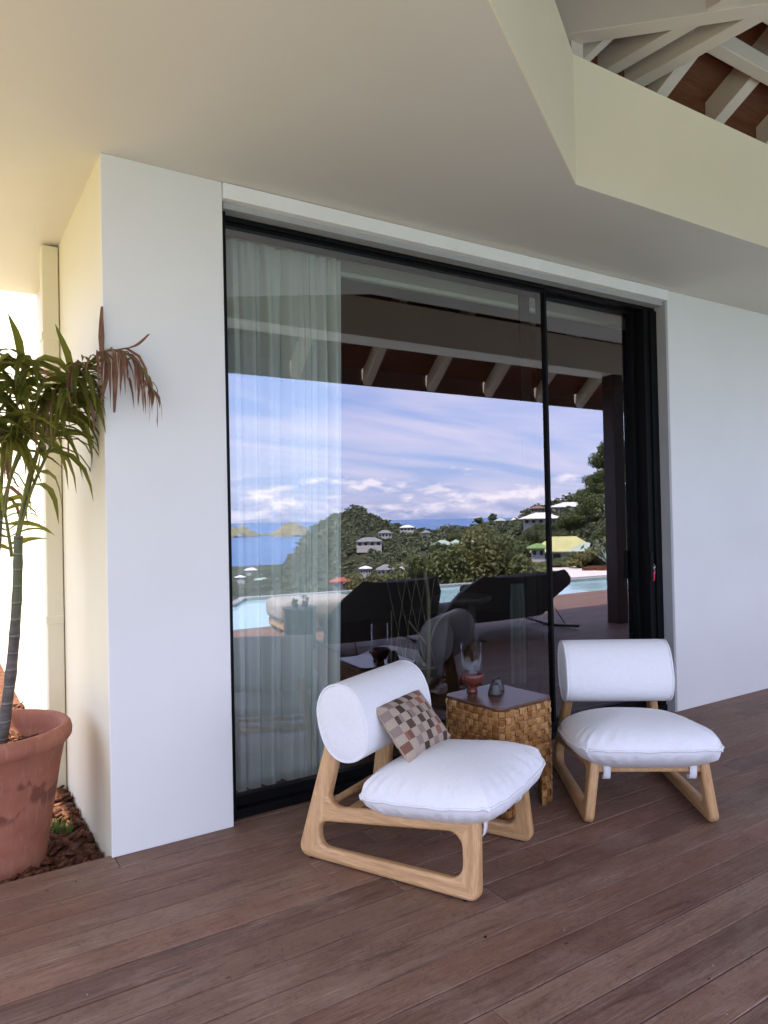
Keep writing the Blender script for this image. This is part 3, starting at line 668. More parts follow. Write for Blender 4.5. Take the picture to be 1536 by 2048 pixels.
house(*HOUSE_NUMS[11],'roof_white','white house near the shore at the left of the reflection')
house(*HOUSE_NUMS[12],'roof_green','pale green roofed long house in the lowland seen through the curtain')
house(*HOUSE_NUMS[13],'roof_white','low white roof by the left edge of the glass')
house(*HOUSE_NUMS[14],'roof_red','red roofed house on the ridge below the sea')
house(*HOUSE_NUMS[15],'roof_brown','brown roofed house beside the red roofed house')
house(*HOUSE_NUMS[16],'roof_green','small pale green house where the slope begins to rise')
house(*HOUSE_NUMS[17],'roof_white','small white house left of the lower white roofed villa')
house(*HOUSE_NUMS[18],'roof_white','lower white villa with broad hip roof on the slope, crossed by the black mullion',over=1.6,nwin=5)
house(*HOUSE_NUMS[19],'roof_white','upper white roofed villa with dark windows on the slope',over=1.6,nwin=6)
house(*HOUSE_NUMS[20],'roof_brown','brown roofed hut peeking above the lower white villa',wallmat='concrete')
house(*HOUSE_NUMS[21],'roof_yellow','near villa with pale yellow hip roof behind the pool',over=.8)
house(*HOUSE_NUMS[22],'roof_green','pale green side roof joined to the right of the yellow roofed villa',over=.6,nwin=3)
house(*HOUSE_NUMS[23],'roof_lawn','small grass green roofed hut left of the black mullion',nwin=2)
house(*HOUSE_NUMS[24],'roof_white','pale house seen at the right edge beside the brown post',nwin=2)
woodland(); scrub()

# ================================================================== terrace: deck, pool, planting
deck = empty('deck'); deck['kind'] = 'structure'
def make_deck():
    P = 0.1455; y0 = 0.033; gap = 0.0048; th = 0.022
    def pm(L):
        m = MB().box((-L/2,-(P-gap)/2,-th),(L/2,(P-gap)/2,0)).mesh('plank', False, 'deck_wood')
        bm = bmesh.new(); bm.from_mesh(m)
        bmesh.ops.bevel(bm, geom=[e for e in bm.edges if all(v.co.z > -1e-4 for v in e.verts)], offset=0.002, segments=1, affect='EDGES', clamp_overlap=True)
        bm.to_mesh(m); bm.free(); return m
    r = random.Random(3); cache = {}
    rows = 41; count = 0
    def put(x0, x1, y, sub=None):
        L = round((x1-x0-0.002)*20)/20 if False else x1-x0-0.0025
        key = round(L, 2)
        if key not in cache: cache[key] = pm(L)
        o = link(cache[key], 'plank', deck, ((x0+x1)/2, y, r.uniform(-.0006,.0006)))
    for i in range(rows):
        y = y0-P*(i+.5)+0.0; xs = -1.9 if i < 14 else -2.2; xe = 12.4
        fixed = {0: [0.012, 4.35], 1: [.72], 11: [], }
        x = xs-r.uniform(0,1.5)
        if i == 0: cuts = [-2.6, 0.012, 1.02, 4.4, 7.6, 12.4]
        else:
            cuts = [x]
            while cuts[-1] < xe: cuts.append(cuts[-1]+r.choice([2.35,2.95,3.55,4.15]))
        for a, b in zip(cuts[:-1], cuts[1:]):
            put(a, b, y)
    # strip under the door recess
    for i in range(1):
        put(.575, 4.06, y0+P*.5)
    MB().box((-3.6,-6.0,-.12),(13,0.03,-.035)).build('joist_bed', 'soil', deck)
make_deck()
def litter():
    g = np.random.default_rng(31); n = 70; V = []; F = []
    for i in range(n):
        x, y = g.uniform(-.6,4.5), g.uniform(-2.9,-.05); L = g.uniform(.002,.0075); w = L*g.uniform(.3,.8); a = g.uniform(0,6.3); k = len(V); ca, sa = cos(a), sin(a)
        for px, py, pz in ((-L,-w,.0005),(L,-w,.0005),(L,w,.0005),(-L,w,.0005),(-L*.6,-w*.6,.003),(L*.6,-w*.6,.003),(L*.6,w*.6,.0035),(-L*.6,w*.6,.003)): V.append((x+px*ca-py*sa, y+px*sa+py*ca, .001+pz))
        F += [tuple(k+q for q in f) for f in ((0,3,2,1),(4,5,6,7),(0,1,5,4),(1,2,6,5),(2,3,7,6),(3,0,4,7))]
    o = link(npmesh('deck_litter', V, F, 'litter'), 'deck_litter'); o['kind'] = 'stuff'
simple('litter', (0.20, 0.145, 0.10), .9, .1, .7, 3, which='Position')
litter()
def flat(name, poly, z0, z1, mat, kind='structure'):
    o = MB().prism(poly, z0, z1).build(name, mat); o['kind'] = kind; return o
far = [(-3.6,-9.0),(4.06,-8.98),(4.6,-9.85),(9.7,-9.1),(12.0,-8.02),(14.5,-7.75)]
poolpoly = [(14.5,-6.03),(14.5,-7.75)]+[(12.0,-8.02),(9.7,-9.1),(4.6,-9.85),(4.06,-8.98),(-3.6,-9.0)]+[(-3.6,-6.03)]
flat('pool_basin', poolpoly, -1.3, -1.2, 'tile_pale')
flat('pool_water', poolpoly, -0.09, -0.06, 'pool_water')
def ribbon(name, pts, w, z0, z1, mat):
    mb = MB(); P = [Vector((x,y,0)) for x, y in pts]; L = []; R = []
    for i, p in enumerate(P):
        d = (P[min(i+1,len(P)-1)]-P[max(i-1,0)]).normalized(); n = Vector((-d.y,d.x,0)); L.append(p+n*w); R.append(p)
    for i in range(len(P)-1):
        q = [R[i],R[i+1],L[i+1],L[i]]
        mb.add([(v.x,v.y,z0) for v in q]+[(v.x,v.y,z1) for v in q], [(0,3,2,1),(4,5,6,7),(0,1,5,4),(1,2,6,5),(2,3,7,6),(3,0,4,7)])
    o = mb.build(name, mat); o['kind'] = 'structure'; return o
ribbon('pool_coping', far[::-1], .26, -1.6, 0.0, 'coping')
MB().box((-3.6,-6.03,-1.2),(14.5,-5.985,-.03)).build('pool_edge', 'coping')['kind'] = 'structure'
# pale paving and a bed of red bark beyond the pool on the right
flat('paving', [(12.1,-8.3),(14.6,-8.05),(24,-6.5),(24,-14),(14.2,-11.2),(12.6,-9.8)], -2.5, 0.02, 'paving')
bed = flat('planting_bed', [(14.1,-9.6),(15.2,-8.3),(20,-7.6),(21.5,-10.6),(17.5,-11.3)], 0.0, 0.10, 'mulch')
def bush(x, y, z, r, h, mat, seed, label, group, leaf=.06, n=1500, name='poolside_bush'):
    o = empty(name, (x,y,z), random.uniform(0,6), label=label, cat='bush', group=group)
    V = leaf_cloud(n, (r,r,h), leaf, seed, .9, 16, .55); V[:,2] += h*.85
    link(npmesh('foliage', V, quads(len(V)), mat), 'foliage', o)
    mb = MB(); g = random.Random(seed)
    for q in range(5):
        a = 2*pi*q/5; mb.tube([(.05*cos(a),.05*sin(a),-.3),(r*.4*cos(a),r*.4*sin(a),h*.6),(r*.6*cos(a+.3),r*.6*sin(a+.3),h*1.2)], [.03,.022,.008], 6)
    mb.build('stem', 'bark', o)
# (bearing, distance, top height, radius) of the shrubs behind the far coping
bs = [(29.6,16.3,.05,.75,'bush_leaf_yellow','low yellow-green bush behind the pool seen by the curtain edge'),
 (31.4,16.8,.18,.8,'bush_leaf_yellow','sparse yellowish bush behind the far pool edge'),
 (33.4,17.2,.05,.7,'bush_leaf','low green bush behind the far pool edge, left of the tall shrubs'),
 (35.6,18.0,.62,.95,'bush_leaf','dense shrub with small glossy leaves, left in the tall shrub row'),
 (37.3,18.2,.72,1.0,'bush_leaf','dense shrub, second in the tall row behind the pool'),
 (38.9,19.0,.95,1.1,'bush_leaf_yellow','tall olive shrub in the middle of the row behind the pool'),
 (40.4,19.6,1.0,1.1,'bush_leaf','tallest shrub of the row behind the dark rocking seat'),
 (41.9,19.8,.75,1.0,'bush_leaf_yellow','olive shrub right of the tallest shrub in the row'),
 (43.2,19.0,.30,.9,'bush_leaf','lower shrub left of the black mullion'),
 (44.4,19.2,.10,.7,'bush_leaf','brownish green shrub hidden behind the black mullion'),
 (45.6,21.5,-.02,.6,'bush_leaf','low shrub in front of the yellow roof'),
 (46.9,22.5,.05,.6,'bush_leaf','round shrub in front of the pale green side roof'),
 (48.6,21.0,.35,.6,'bush_leaf_yellow','yellow-leaved shrub in the red bark bed')]
for i, (th, d, top, r, m, lab) in enumerate(bs):
    x, y = bear(th, d); z0 = -1.2 if th < 45 else 0.0; h = (top-z0)/1.75+.1
    bush(x, y, z0, r, h, m, 300+i, lab, 'shrubs planted behind the pool', n=int(1800+1800*r))
def agave(x, y, label):
    o = empty('agave', (x,y,.10), label=label, cat='plant'); g = random.Random(4)
    for k in range(16):
        a = k*2.4; t = .35+.5*(k/16); L = .55; mb = MB(); pts = [Vector((cos(a)*L*s*cos(t*1.2),sin(a)*L*s*cos(t*1.2),L*s*sin(t*1.2)+.02)) for s in (0,.35,.7,1)]
        sd = Vector((-sin(a),cos(a),0)); w = [.045,.05,.03,.002]; vs = []
        for p, ww in zip(pts, w): vs += [p-sd*ww, p-Vector((0,0,.012)), p+sd*ww]
        mb.add(vs, [(i*3+j, i*3+j+1, i*3+j+4, i*3+j+3) for i in range(3) for j in range(2)]); mb.build('leaf', 'agave_leaf', o)
leafmat('agave_leaf', (0.16,0.22,0.19), (0.27,0.34,0.30), .1, .5, 'Position', 6)
agave(14.9,-9.3,'grey-green agave rosette in the red bark bed by the pool'); 

# ================================================================== house: walls, ceiling, roof
o = tag(MB().box((0,0,0),(.574,.022,3.2)).box((.225,.022,0),(.574,.30,3.2)).build('wall', 'wall_paint', bevel=.003), 'tall white wall pier left of the sliding glass door', 'wall')
o = tag(MB().box((0.0005,.0225,-.4),(.22,9.0,3.2)).box((0.0,2.36,3.2),(.09,9.0,4.4)).build('wall', 'cream_paint'), 'cream side wall running back from the corner into the courtyard', 'wall')
o = tag(MB().box((4.083,0,0),(10.5,.30,3.2)).build('wall', 'wall_paint', bevel=.003), 'plain white wall right of the sliding glass door', 'wall')
o = tag(MB().box((-3.2,9.0,-.4),(.22,9.25,4.0)).build('wall', 'white_render'), 'sunlit white wall at the far end of the courtyard', 'wall')
soff = [(10.5,-.90),(2.147,-.868),(.894,-1.645),(-3.6,-4.44),(-3.6,.80),(-1.63,.80),(-1.63,2.35),(.10,2.35),(.10,9.0),(10.5,9.0)]
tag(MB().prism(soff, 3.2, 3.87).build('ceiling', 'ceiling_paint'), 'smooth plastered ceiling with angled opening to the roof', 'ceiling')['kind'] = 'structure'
fas = [(10.5,-.90),(2.147,-.868),(.894,-1.645),(-3.6,-4.44)]
def fascia():
    o = empty('fascia', (0,0,0), label='angled cream fascia framing the opening to the open roof', cat='fascia')
    for (ax, ay), (bx, by) in zip(fas[:-1], fas[1:]):
        d = Vector((bx-ax,by-ay,0)).normalized(); n = Vector((-d.y,d.x,0)); n = n if n.y < 0 else -n; n = n*.004
        MB().prism([(ax,ay),(bx,by),(bx+n.x,by+n.y),(ax+n.x,ay+n.y)] if n.cross(d).z > 0 else [(ax,ay),(ax+n.x,ay+n.y),(bx+n.x,by+n.y),(bx,by)], 3.1995, 3.875).build('fascia_board', 'fascia_paint', o)
fascia()
# the open roof: rafters, ring beam, boards
roof = empty('roof', (0,0,0), label='open timber roof of white rafters and brown boards over the terrace', cat='roof')
XR0, XR1 = -4.2, 11.0
yA, zA = -.55, 4.16; yR, zR = -1.75, 4.87; yE, zE = -3.82, 3.36
def board_rows(y0, z0, y1, z1, n):
    for i in range(n):
        a, b = i/n, (i+1)/n; g = .0016
        ya, yb = y0+(y1-y0)*a, y0+(y1-y0)*b; za, zb = z0+(z1-z0)*a, z0+(z1-z0)*b
        dy, dz = (yb-ya), (zb-za); l = hypot(dy,dz); ya -= -dy/l*g; yb -= dy/l*g; za += dz/l*g; zb -= dz/l*g
        MB().add([(XR0,ya,za),(XR1,ya,za),(XR1,yb,zb),(XR0,yb,zb),(XR0,ya,za+.02),(XR1,ya,za+.02),(XR1,yb,zb+.02),(XR0,yb,zb+.02)],[(0,1,2,3),(7,6,5,4),(0,4,5,1),(1,5,6,2),(2,6,7,3),(3,7,4,0)]).build('roof_board', 'roof_board', roof)
board_rows(yA, zA, yR, zR, 9); board_rows(yR, zR, yE, zE, 17)
MB().add([(XR0,yA,zA+.03),(XR1,yA,zA+.03),(XR1,yR,zR+.03),(XR0,yR,zR+.03),(XR1,yE,zE+.03),(XR0,yE,zE+.03),(XR0,yA,zA+.1),(XR1,yA,zA+.1),(XR1,yR,zR+.1),(XR0,yR,zR+.1),(XR1,yE,zE+.1),(XR0,yE,zE+.1)],
  [(0,1,2,3),(3,2,4,5),(9,8,7,6),(11,10,8,9),(0,6,7,1),(5,4,10,11),(0,3,9,6),(3,5,11,9),(1,7,8,2),(2,8,10,4)]).build('roof_covering', 'roof_grey', roof)
MB().box((XR0,-.62,3.87),(XR1,-.52,4.26)).build('wall_plate', 'roof_board', roof)
# rafters on the eave side and the inner side
x = 3.86-.97*8
while x < XR1:
    MB().beam((x-.24,-1.80,zR-.125),(x+.03,-3.868,zE-.128), .10, .20).build('rafter', 'beam_paint', roof, bevel=.004)
    x += .97
for xx in [1.0,1.55,3.13,3.72,4.31,4.9,5.5,6.1,6.7,7.3,7.9,8.5,9.1]:
    MB().beam((xx,-.60,zA-.06),(xx,-1.70,zR-.12), .10, .16).build('rafter', 'beam_paint', roof, bevel=.004)
MB().box((XR0,-3.10,3.44),(XR1,-2.76,3.86)).build('ring_beam', 'beam_paint', roof, bevel=.005)
MB().box((XR0,-3.91,3.165),(XR1,-3.875,3.42)).build('eave_board', 'dark_post', roof)
MB().beam((2.9,-1.02,4.20),(XR1,-1.02,4.20), .08, .10).build('purlin', 'beam_paint', roof, bevel=.004)
MB().beam((XR0,-1.75,4.66),(XR1,-1.75,4.66), .10, .18).build('ridge_beam', 'beam_paint', roof, bevel=.004)
def tiebeam(a, b, w, h):
    MB().beam(a, b, w, h).build('tie_beam', 'beam_paint', roof, bevel=.004)
tiebeam((2.66,-.45,4.25),(2.80,-1.9,4.25), .09, .38)
tiebeam((2.90,-.45,4.15),(3.03,-1.9,4.15), .10, .18)
tiebeam((2.10,-.62,4.18),(3.4,-1.88,4.18), .10, .27)
tiebeam((3.00,-1.34,4.26),(6.5,-1.34,4.26), .10, .22)
MB().beam((2.30,-.72,3.6),(2.30,-.72,4.1), .09, .09, (0,1,0)).build('king_post', 'beam_paint', roof)
MB().beam((2.34,-.58,3.95),(2.62,-.98,4.30), .07, .07).build('strut', 'beam_paint', roof)
MB().beam((2.95,-1.45,4.3),(2.95,-1.45,4.8), .10, .10, (0,1,0)).build('king_post', 'beam_paint', roof)
for px_ in (7.40, -3.9):
    tag(MB().box((-.10,-.10,0),(.10,.10,3.44)).build('roof_post', 'dark_post', loc=(px_,-2.88,0), bevel=.008), 'dark brown square timber post holding up the eave, reflected in the right pane' if px_ > 0 else 'dark timber post under the far left end of the eave', 'post')

# ------------------------------------------------------------------ sliding door
door = empty('sliding_door', (0,0,0), label='tall black framed sliding glass door reflecting the sea and hills', cat='door')
YG = .14
MB().box((.577,-.012,3.118),(4.080,.10,3.197)).build('header_board', 'header_white', door, bevel=.003)
MB().box((.590,.03,3.085),(4.060,.12,3.1175)).build('header_strip', 'jamb_grey', door)
MB().box((4.060,.004,0),(4.0825,.30,3.1175)).build('side_jamb', 'jamb_grey', door)
MB().box((.577,.06,0.0),(.612,.30,3.084)).build('frame_stile', 'black_metal', door, bevel=.002)
MB().box((.613,.10,3.058),(4.059,.30,3.084)).build('frame_head', 'black_metal', door, bevel=.002)
MB().box((.613,.07,0.0),(4.059,.30,.045)).build('door_track', 'black_metal', door, bevel=.002)
def panel(x0, x1, y, name, st0, st1, top=3.0575, bot=.045):
    g = MB().box((x0+st0,y,bot+.05),(x1-st1,y+.012,top-.018)).build('glass_pane', 'coated_glass', door)
    MB().box((x0,y-.02,bot),(x0+st0,y+.035,top)).build('panel_stile', 'black_metal', door, bevel=.002)
    MB().box((x1-st1,y-.02,bot),(x1,y+.035,top)).build('panel_stile', 'black_metal', door, bevel=.002)
    MB().box((x0+st0,y-.02,bot),(x1-st1,y+.035,bot+.05)).build('panel_rail', 'black_metal', door)
    MB().box((x0+st0,y-.02,top-.018),(x1-st1,y+.035,top)).build('panel_rail', 'black_metal', door)
panel(.6125, 2.926, YG, 'left', .012, .020)
panel(2.936, 3.93, YG+.065, 'right', .016, .035)
MB().box((3.932,.10,.045),(3.9895,.28,3.0575)).build('panel_stile', 'black_metal', door, bevel=.004)
MB().box((3.99,.082,.045),(4.0595,.28,3.0575)).build('panel_stile', 'black_metal', door, bevel=.004)
hd = MB().box((3.915,.075,1.00),(3.945,.125,1.22)).build('handle', 'black_metal', door, bevel=.006)
lk = MB().tube([(3.955,.118,1.12),(3.955,.100,1.12)], .018, 16).build('lock', 'chrome', door, smooth=False)
def keys():
    k = empty('key_ring', (3.955,.085,1.10), label='pink key tag and keys hanging from the door lock', cat='keys')
    ring = []; 
    for i in range(17): a = 2*pi*i/16; ring.append((.016*cos(a),0,.0+.016*sin(a)))
    MB().tube(ring, .0022, 6, False).build('ring', 'chrome', k, True)
    MB().box((-.017,-.006,-.105),(.017,.006,-.035)).build('tag', 'pink_plastic', k, bevel=.005, rot=(0,.12,0))
    kb = MB().box((-.004,-.0015,-.055),(.004,.0015,-.012)).add([(.013*cos(2*pi*i/12),-.0015,.0+.013*sin(2*pi*i/12)) for i in range(12)]+[(.013*cos(2*pi*i/12),.0015,.013*sin(2*pi*i/12)) for i in range(12)], [tuple(range(12)),tuple(reversed(range(12,24)))]+[(i,12+i,12+(i+1)%12,(i+1)%12) for i in range(12)])
    kb.build('key', 'chrome', k, loc=(.012,.008,-.012), rot=(0,-.5,0))
keys()

# ------------------------------------------------------------------ the room behind the glass
room = empty('room'); room['kind'] = 'structure'
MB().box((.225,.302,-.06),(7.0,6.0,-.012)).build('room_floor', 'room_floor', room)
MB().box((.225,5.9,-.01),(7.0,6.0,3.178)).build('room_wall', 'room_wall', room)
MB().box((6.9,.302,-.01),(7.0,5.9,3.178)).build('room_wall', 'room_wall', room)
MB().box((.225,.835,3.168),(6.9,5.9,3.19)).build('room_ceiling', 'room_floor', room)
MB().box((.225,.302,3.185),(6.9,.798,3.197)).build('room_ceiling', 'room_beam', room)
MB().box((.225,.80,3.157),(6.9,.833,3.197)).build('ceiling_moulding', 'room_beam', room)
MB().tube([(.60,.36,3.10),(3.98,.36,3.10)], .011, 8).build('curtain_rail', 'header_white', room)
def curtain(x0, x1, y, ztop, zbot, label, folds, seed, pull=0.07, amp=.035, mat='sheer_curtain'):
    g = np.random.default_rng(seed); nx, nz = 300, 40; U = np.linspace(0,1,nx)
    ph = np.cumsum(1+.9*np.interp(U, np.linspace(0,1,14), g.normal(size=14)).clip(-.8,2)); ph = ph/ph[-1]*folds*2*pi
    ampv = amp*(.55+.9*np.interp(U, np.linspace(0,1,18), g.random(18)))
    V = []
    for k in range(nz+1):
        t = k/nz; z = ztop+(zbot-ztop)*t
        head = max(0, 1-t/.035)
        a = ampv*(.35+.65*min(1, t/.2))*(1-.25*t); phs = ph+.5*t*np.sin(U*9+seed)
        yy = y+a*np.sin(phs)+.3*a*np.sin(2.3*phs+1)+head*.010*np.sin(ph*4)
        xx = x0+(x1-x0-pull*t**1.3)*U+.010*np.cos(phs)
        V.append(np.stack([xx,yy,np.full(nx,z)],-1))
    V = np.stack(V).reshape(-1,3); idx = np.arange(nx*(nz+1)).reshape(nz+1,nx)
    F = np.stack([idx[:-1,:-1],idx[:-1,1:],idx[1:,1:],idx[1:,:-1]],-1).reshape(-1,4)
    o = empty('curtain', (0,0,0), label=label, cat='curtain')
    link(npmesh('curtain_cloth', V, F, mat, True), 'curtain_cloth', o)
    h = idx[:3]; F2 = F[:(nx-1)*3]; V2 = V.copy(); V2[:,1] += .004
    link(npmesh('heading_tape', V2[:nx*4], F2, mat, True), 'heading_tape', o)
    V3 = V[-nx*3:].copy(); V3[:,1] += .004
    link(npmesh('hem', V3, F2[:(nx-1)*2], mat, True), 'hem', o)
curtain(.63, 1.435, .36, 3.07, .03, 'sheer white pleated curtain hanging inside the left of the glass door', 11, 3, .08, .05)
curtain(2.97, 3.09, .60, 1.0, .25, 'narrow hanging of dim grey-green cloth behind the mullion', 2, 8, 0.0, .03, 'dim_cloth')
MB().box((2.835,.285,.045),(2.925,.30,3.0575)).build('inner_stile', 'black_metal', door)
def lattice_screen():
    c = empty('lattice_screen', (2.30,.95,-.012), radians(-8), label='folding bamboo lattice dimly seen inside the room behind the glass', cat='screen')
    T = lambda pts, r, n='pole': MB().tube(catmull(pts,4), r, 8).build(n, 'bamboo', c, True)
    for i in range(4):
        u = -.14+.08*i; T([(u,0,.42),(u+.06,0,.8),(u+.17,0,1.35)], .0032, 'lattice_cane'); T([(u+.10,.01,.42),(u+.02,.01,.8),(u-.10,.01,1.35)], .0032, 'lattice_cane')
    T([(-.17,0,.0),(-.16,0,.5),(-.15,0,.85)], .007, 'side_pole'); T([(-.2,0,.40),(.2,0,.40)], .006, 'cross_pole')
lattice_screen()
def branch():
    c = empty('dried_branch', (2.30,.72,-.012), label='pale forked bamboo branch standing inside the glass behind the side table', cat='plant')
    MB().tube(catmull([(-.10,0,0),(-.02,0,.35),(0,0,.7),(.0,0,.98),(-.03,0,1.15)]), [.016]*24+[.011], 8).build('stem', 'bamboo', c, True)
    MB().tube(catmull([(0,0,.62),(.10,.02,.78),(.26,.03,.84)]), .009, 8).build('twig', 'bamboo', c, True)
    MB().tube(catmull([(0,0,.60),(-.09,.02,.72),(-.15,.03,.80)]), .007, 8).build('twig', 'bamboo', c, True)
    MB().tube(catmull([(-.05,0,.28),(.0,.0,.36),(.03,.01,.38)]), .006, 8).build('twig', 'bamboo', c, True)
branch()
def stool():
    c = empty('stool', (3.12,1.35,-.012), label='dark round topped stool with splayed legs inside the room', cat='stool')
    MB().lathe([(0,.80),(.20,.80),(.235,.82),(.24,.845),(.22,.86),(0,.86)], 32).build('seat', 'stool_wood', c, True)
    for k in range(3):
        a = 2*pi*k/3+.4; MB().tube([(.13*cos(a),.13*sin(a),.80),(.24*cos(a),.24*sin(a),0)], [.028,.018], 10).build('leg', 'stool_wood', c, True)
stool()

# ================================================================== courtyard on the left
flat('courtyard_ground', [(-6,.035),(-.001,.035),(-.001,9.0),(-6,9.0)], -.6, -.10, 'mulch')
flat('bounce_terrace', [(-14,-12),(-3.62,-12),(-3.62,.95),(-14,.95)], -.4, -.02, 'bounce_stone')  # unseen slab, added so sunlit stone bounces warm light onto the ceiling
flat('bounce_path', [(-5.8,1.0),(-1.15,1.0),(-1.15,8.8),(-5.8,8.8)], -.099, -.06, 'bounce_stone')  # added path; its sunlit stone throws yellow light up the side wall
def chips():
    g = np.random.default_rng(9); n = 5200; x = -1.6+1.6*g.random(n); y = .05+3.6*g.random(n)**1.3; 
    z = -.10+.012*vnoise(x,y,4,2)+.07*np.clip((y-.2)/1.2,0,1)*0+.05*g.random(n)
    L = .022+.040*g.random(n); w = L*(.28+.3*g.random(n)); th = .004+.005*g.random(n)
    box = np.array([(-1,-1,-1),(1,-1,-1),(1,1,-1),(-1,1,-1),(-.85,-.9,1),(.8,-1,1),(.9,.85,1),(-1,.8,1)], float)
    bf = np.array([(0,3,2,1),(4,5,6,7),(0,1,5,4),(1,2,6,5),(2,3,7,6),(3,0,4,7)])
    B = box[None]*np.stack([L,w,th],-1)[:,None,:]*(.8+.4*g.random((n,8,1)))
    q = g.normal(size=(n,3))*np.array([.35,.35,3]); ca, sa = np.cos(q[:,2]), np.sin(q[:,2]); cx, sx = np.cos(q[:,0]), np.sin(q[:,0]); cyv, sy = np.cos(q[:,1]), np.sin(q[:,1])
    X, Y, Z = B[...,0], B[...,1], B[...,2]
    Y, Z = Y*cx[:,None]-Z*sx[:,None], Y*sx[:,None]+Z*cx[:,None]; X, Z = X*cyv[:,None]+Z*sy[:,None], -X*sy[:,None]+Z*cyv[:,None]; X, Y = X*ca[:,None]-Y*sa[:,None], X*sa[:,None]+Y*ca[:,None]
    V = np.stack([np.minimum(X+x[:,None],-.006),np.maximum(Y+y[:,None],.04),Z+z[:,None]],-1).reshape(-1,3); F = (bf[None]+(np.arange(n)*8)[:,None,None]).reshape(-1,4)
    o = link(npmesh('bark_mulch', V, F, 'mulch'), 'bark_mulch'); o['kind'] = 'stuff'
chips()
def tuft():
    g = np.random.default_rng(2); n = 260; cx, cy = -.16, .62; V = []; F = []
    for i in range(n):
        a = g.uniform(0,6.28); r = .085*g.random()**.5; h = .035+.05*g.random(); l = g.uniform(0,6.28); x, y = cx+r*cos(a), cy+r*sin(a); k = len(V); dx, dy = .02*cos(l), .02*sin(l)
        V += [(x-.003,y,-.09),(x+.003,y,-.09),(x+dx+.001,y+dy,-.09+h),(x+dx-.001,y+dy,-.09+h)]; F.append((k,k+1,k+2,k+3))
    tag(link(npmesh('grass_tuft', V, F, 'grass_blade'), 'grass_tuft'), 'small tuft of green grass in the bark beside the terracotta pot', 'grass tuft')
tuft()
def downpipe():
    p = empty('downpipe', (-.004,1.30,0), label='square cream downpipe running up the side wall', cat='downpipe')
    MB().box((-.092,-.05,-.2),(0,.05,3.185)).build('pipe', 'cream_paint', p, bevel=.006)
    MB().box((-.097,-.055,.92),(-.0005,.055,.97)).build('clip', 'cream_paint', p, bevel=.003)
    MB().box((-.097,-.055,2.62),(-.0005,.055,2.66)).build('clip', 'cream_paint', p, bevel=.003)
downpipe()
def side_door():
    d = empty('courtyard_door', (-.001,6.2,-.1), label='white framed door far back in the side wall of the courtyard', cat='door')
    MB().box((-.05,-.06,0),(-.002,.0,2.3)).build('door_frame', 'header_white', d); MB().box((-.05,.95,0),(-.002,1.01,2.3)).build('door_frame', 'header_white', d)
    MB().box((-.05,.001,2.24),(-.002,.949,2.3)).build('door_frame', 'header_white', d); MB().box((-.03,.001,.02),(-.002,.949,2.239)).build('door_leaf', 'header_white', d)
    MB().box((-.16,-.1,-.02),(-.002,1.05,.03)).build('threshold', 'header_white', d)
side_door()
bush(-1.6,7.6,-.1,.8,1.9,'tree_leaf',71,'leafy green shrub at the end of the courtyard','courtyard shrub',.09,1500,'courtyard_bush')

